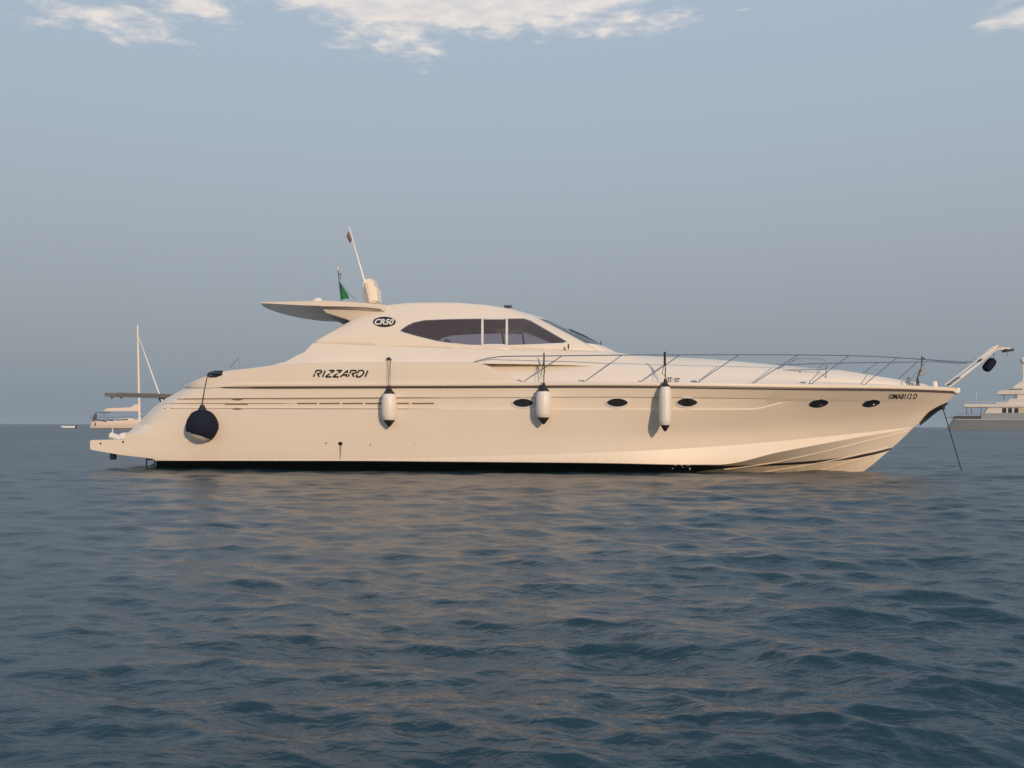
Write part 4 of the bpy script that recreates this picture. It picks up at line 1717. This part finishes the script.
def Q(px, py, dy=0):
    d = sight(px, py)
    t = ((y0 - EYE).dot(BN) + dy) / d.dot(BN)
    p = EYE + d * t - y0
    return Vector((p.dot(BF), dy, p.z))
P2 = lambda pts, dy=-3.8: [(Q(x, y, dy).x, Q(x, y, dy).z) for x, y in pts]
b = MB()
hp_ = []
for px in np.linspace(944.5, 1120, 40):
    t = (px - 944.5) / 175.5
    w = 4.3 * min(1, .86 + t * 1.2) * (1 - max(0, (t - .6) / .4) ** 2.2) + .02
    zt = Q(px, 419.2 - 4 * max(0, t - .6), -w).z
    rw = []
    for zz in (1, .7, .35, 0, -.15):
        ww = w * (1 - .10 * (1 - zz) * (1 + 2 * max(0, t - .5)))
        xo_ = (1 - max(0, zz)) * (-.0) + (2.3 * max(0, zz) * (1 - t * 22) if t < .045 else 0) + (5 * max(0, zz) * (t - .9) / .1 if t > .9 else 0)
        rw.append(Vector((Q(px, 425, -w).x + xo_, -ww, zz * zt if zz > 0 else zz * 4)))
    rw += [flipy(p) for p in rw[::-1]]
    hp_.append(rw)
b.grid(hp_)
b.add(hp_[0], [tuple(range(10))])
b.grid([[r_[0] for r_ in hp_], [r_[-1] for r_ in hp_]])
b.build('yacht_hull', M['greyhull'], big, merge=.003)
b = MB()
b.prism(P2([(981, 419.6), (981, 413.2), (1090, 412.4), (1112, 417)]), -4.2, 4.2)
b.build('bulwark', M['greyhull2'], big)
b = MB()
b.tube([Q(955, 419.5, -4.32), Q(1080, 419.4, -4.36)], .09, 6)
b.build('hull_rail', M['ivory'], big)
b = MB()
b.box(Q(951, 417.4), (3.4, 6.5, .25))
b.build('stern_platform', M['greyhull2'], big)
b = MB()
b.box(Q(967, 417.6, -3.9), (3.6 * 2, .12, .9))
for x in np.arange(957, 982, 3.0):
    b.tube([Q(x, 419, -4.1), Q(x, 413.8, -4.1)], .05, 5)
b.tube([Q(956, 414, -4.1), Q(982, 414.0, -4.1)], .05, 5)
b.tube([Q(956, 416, -4.1), Q(982, 416.0, -4.1)], .04, 5)
b.build('stern_rail', M['darksteel'], big)
b = MB()
b.prism(P2([(964, 407.2), (964, 404.6), (966, 404.2), (1110, 404.0), (1110, 407.3)]), -4.0, 4.0)
b.build('main_deck', M['ivory'], big, bevel=.08)
for x in (966.5, 971.6, 981.2):
    for yy in (-3.8, 3.8):
        b = MB()
        b.tube([Q(x, 407, yy), Q(x, 414.4, yy)], .09, 6)
        b.build('deck_post', M['darksteel'], big)
b = MB()
b.tube([Q(984, 413.4, -3.8), Q(987.6, 407, -3.8)], .10, 6)
b.build('deck_strut', M['darksteel'], big)
b = MB()
b.prism(P2([(983.5, 413.3), (988.5, 407.1), (1112, 407.1), (1108, 413.3)]), -3.6, 3.6)
b.build('main_cabin', M['ivory'], big)
for i, x in enumerate((1002.2, 1008.0, 1014.2, 1040, 1050, 1060)):
    b = MB()
    b.prism(P2([(x, 412.8), (x + .2, 408.0), (x + 4.2, 408.0), (x + 4.2, 412.8)]), -3.66, -3.58)
    b.build('cabin_window', M['darkglass'], big)
b = MB()
b.prism(P2([(1018.8, 412.9), (1018.8, 408.2), (1036, 408.2), (1036, 412.9)]), -3.64, -3.58)  # lit stretch of the cabin wall, painted as a yellowish panel
b.build('lit_wall_panel', M['litwall'], big)
b = MB()
for x in np.arange(966, 1008, 3.5):
    b.tube([Q(x, 404.4, -3.8), Q(x, 401.4, -3.8)], .035, 5)
b.tube([Q(966, 401.4, -3.8), Q(1008, 401.2, -3.8)], .04, 5)
b.prism(P2([(996, 404), (996, 402), (1008, 401.4), (1008, 404)]), -3.4, -3.0)
b.build('upper_rail', M['frame'], big)
b = MB()
b.prism(P2([(1005.5, 404.2), (1010, 398.6), (1100, 398.4), (1106, 404.2)]), -3.5, 3.5)
b.build('upper_bulwark', M['ivory'], big)
b = MB()
b.prism(P2([(995, 394.4), (999, 391.0), (1003, 390.2), (1075, 389.8), (1080, 394.2)]), -3.3, 3.3)
b.build('upper_roof', M['ivory'], big, bevel=.08)
b = MB()
for x in (1004, 1014.4):
    for yy in (-3.0, 3.0):
        b.tube([Q(x, 394, yy), Q(x, 400, yy)], .09, 6)
b.box(Q(1010, 394.6), (4.6, 6.0, .14))  # flat dark slab that darkens the underside of the roof
b.build('upper_post', M['darksteel'], big)
b = MB()
b.prism(P2([(1017, 398.6), (1017.6, 394), (1078, 394), (1088, 398.6)]), -3.0, 3.0)
b.build('upper_cabin', M['ivory'], big)
b = MB()
b.prism(P2([(1012.5, 388.0), (1017, 386.2), (1060, 386), (1064, 389.9), (1012.5, 389.9)]), -2.4, 2.4)
b.build('flybridge', M['ivory'], big)
b = MB()
b.box(Q(1016, 389.2, -2.5), (3.4, .2, .2))  # dark bar along the near side of the flybridge
b.build('flybridge_bar', M['darksteel'], big)
b = MB()
b.prism(P2([(1013.5, 386.4), (1020, 382.4), (1023, 380), (1030, 380), (1036, 386.2)]), -1.0, 1.0)
b.tube([Q(1023.2, 381), Q(1023.2, 363)], .16, 8)
b.tube([Q(1019, 370.5), Q(1028, 370.5)], .07, 6)
b.build('radar_mast', M['ivory'], big)
b = MB()
b.lathe([(.35, -.95), (.8, -.7), (.98, -.2), (.98, .3), (.75, .75), (.35, .98), (.001, 1.02)], 20, Q(1023.6, 360.5))
b.build('radome', M['white'], big)
b = MB()
b.tube([Q(976.5, 403, 2), Q(976.5, 392, 2)], .08, 6)
b.build('whip_aerial', M['white'], big)


# ================================================================== haze: an even, thin sea haze over the whole scene
hz_ = MB()
hz_.box((0, 0, 21.5), (14000, 14000, 46))
hm = bpy.data.materials.new('sea_haze')
hm.use_nodes = True
g = NG(hm.node_tree)
pv = g.n('ShaderNodeVolumePrincipled')
pv.inputs['Color'].default_value = (0.68, 0.82, 0.96, 1)
pv.inputs['Density'].default_value = 0.0002
pv.inputs['Anisotropy'].default_value = 0.0
o = g.n('ShaderNodeOutputMaterial')
g.l(pv.outputs[0], o.inputs['Volume'])
ho = hz_.build('haze', hm, None, smooth=False)
tag(ho, kind='stuff')

# cooling water splashing out at the waterline
sb_ = MB()
rr_ = random.Random(4)
for k in range(9):
    px = 671 + rr_.random() * 19
    p = L(px, 464.5 + rr_.random() * 6, sheer_at(px) * .93 + .02)
    w = ROOT + FWD * p.x + PORT * p.y + Vector((0, -.05 - rr_.random() * .12, 0))
    q = .007 + .009 * rr_.random()
    sb_.lathe([(.001, -q * .6), (q * .8, -q * .3), (q, 0), (q * .8, q * .35), (.001, q * .6)], 7, (w.x, w.y, max(p.z, .01)), axis=(rr_.uniform(-.5, .5), rr_.uniform(-.5, .5), 1))
fo = sb_.build('water_splash', mat('white_water', (0.75, 0.76, 0.76), 0.3), None)
tag(fo, kind='stuff')
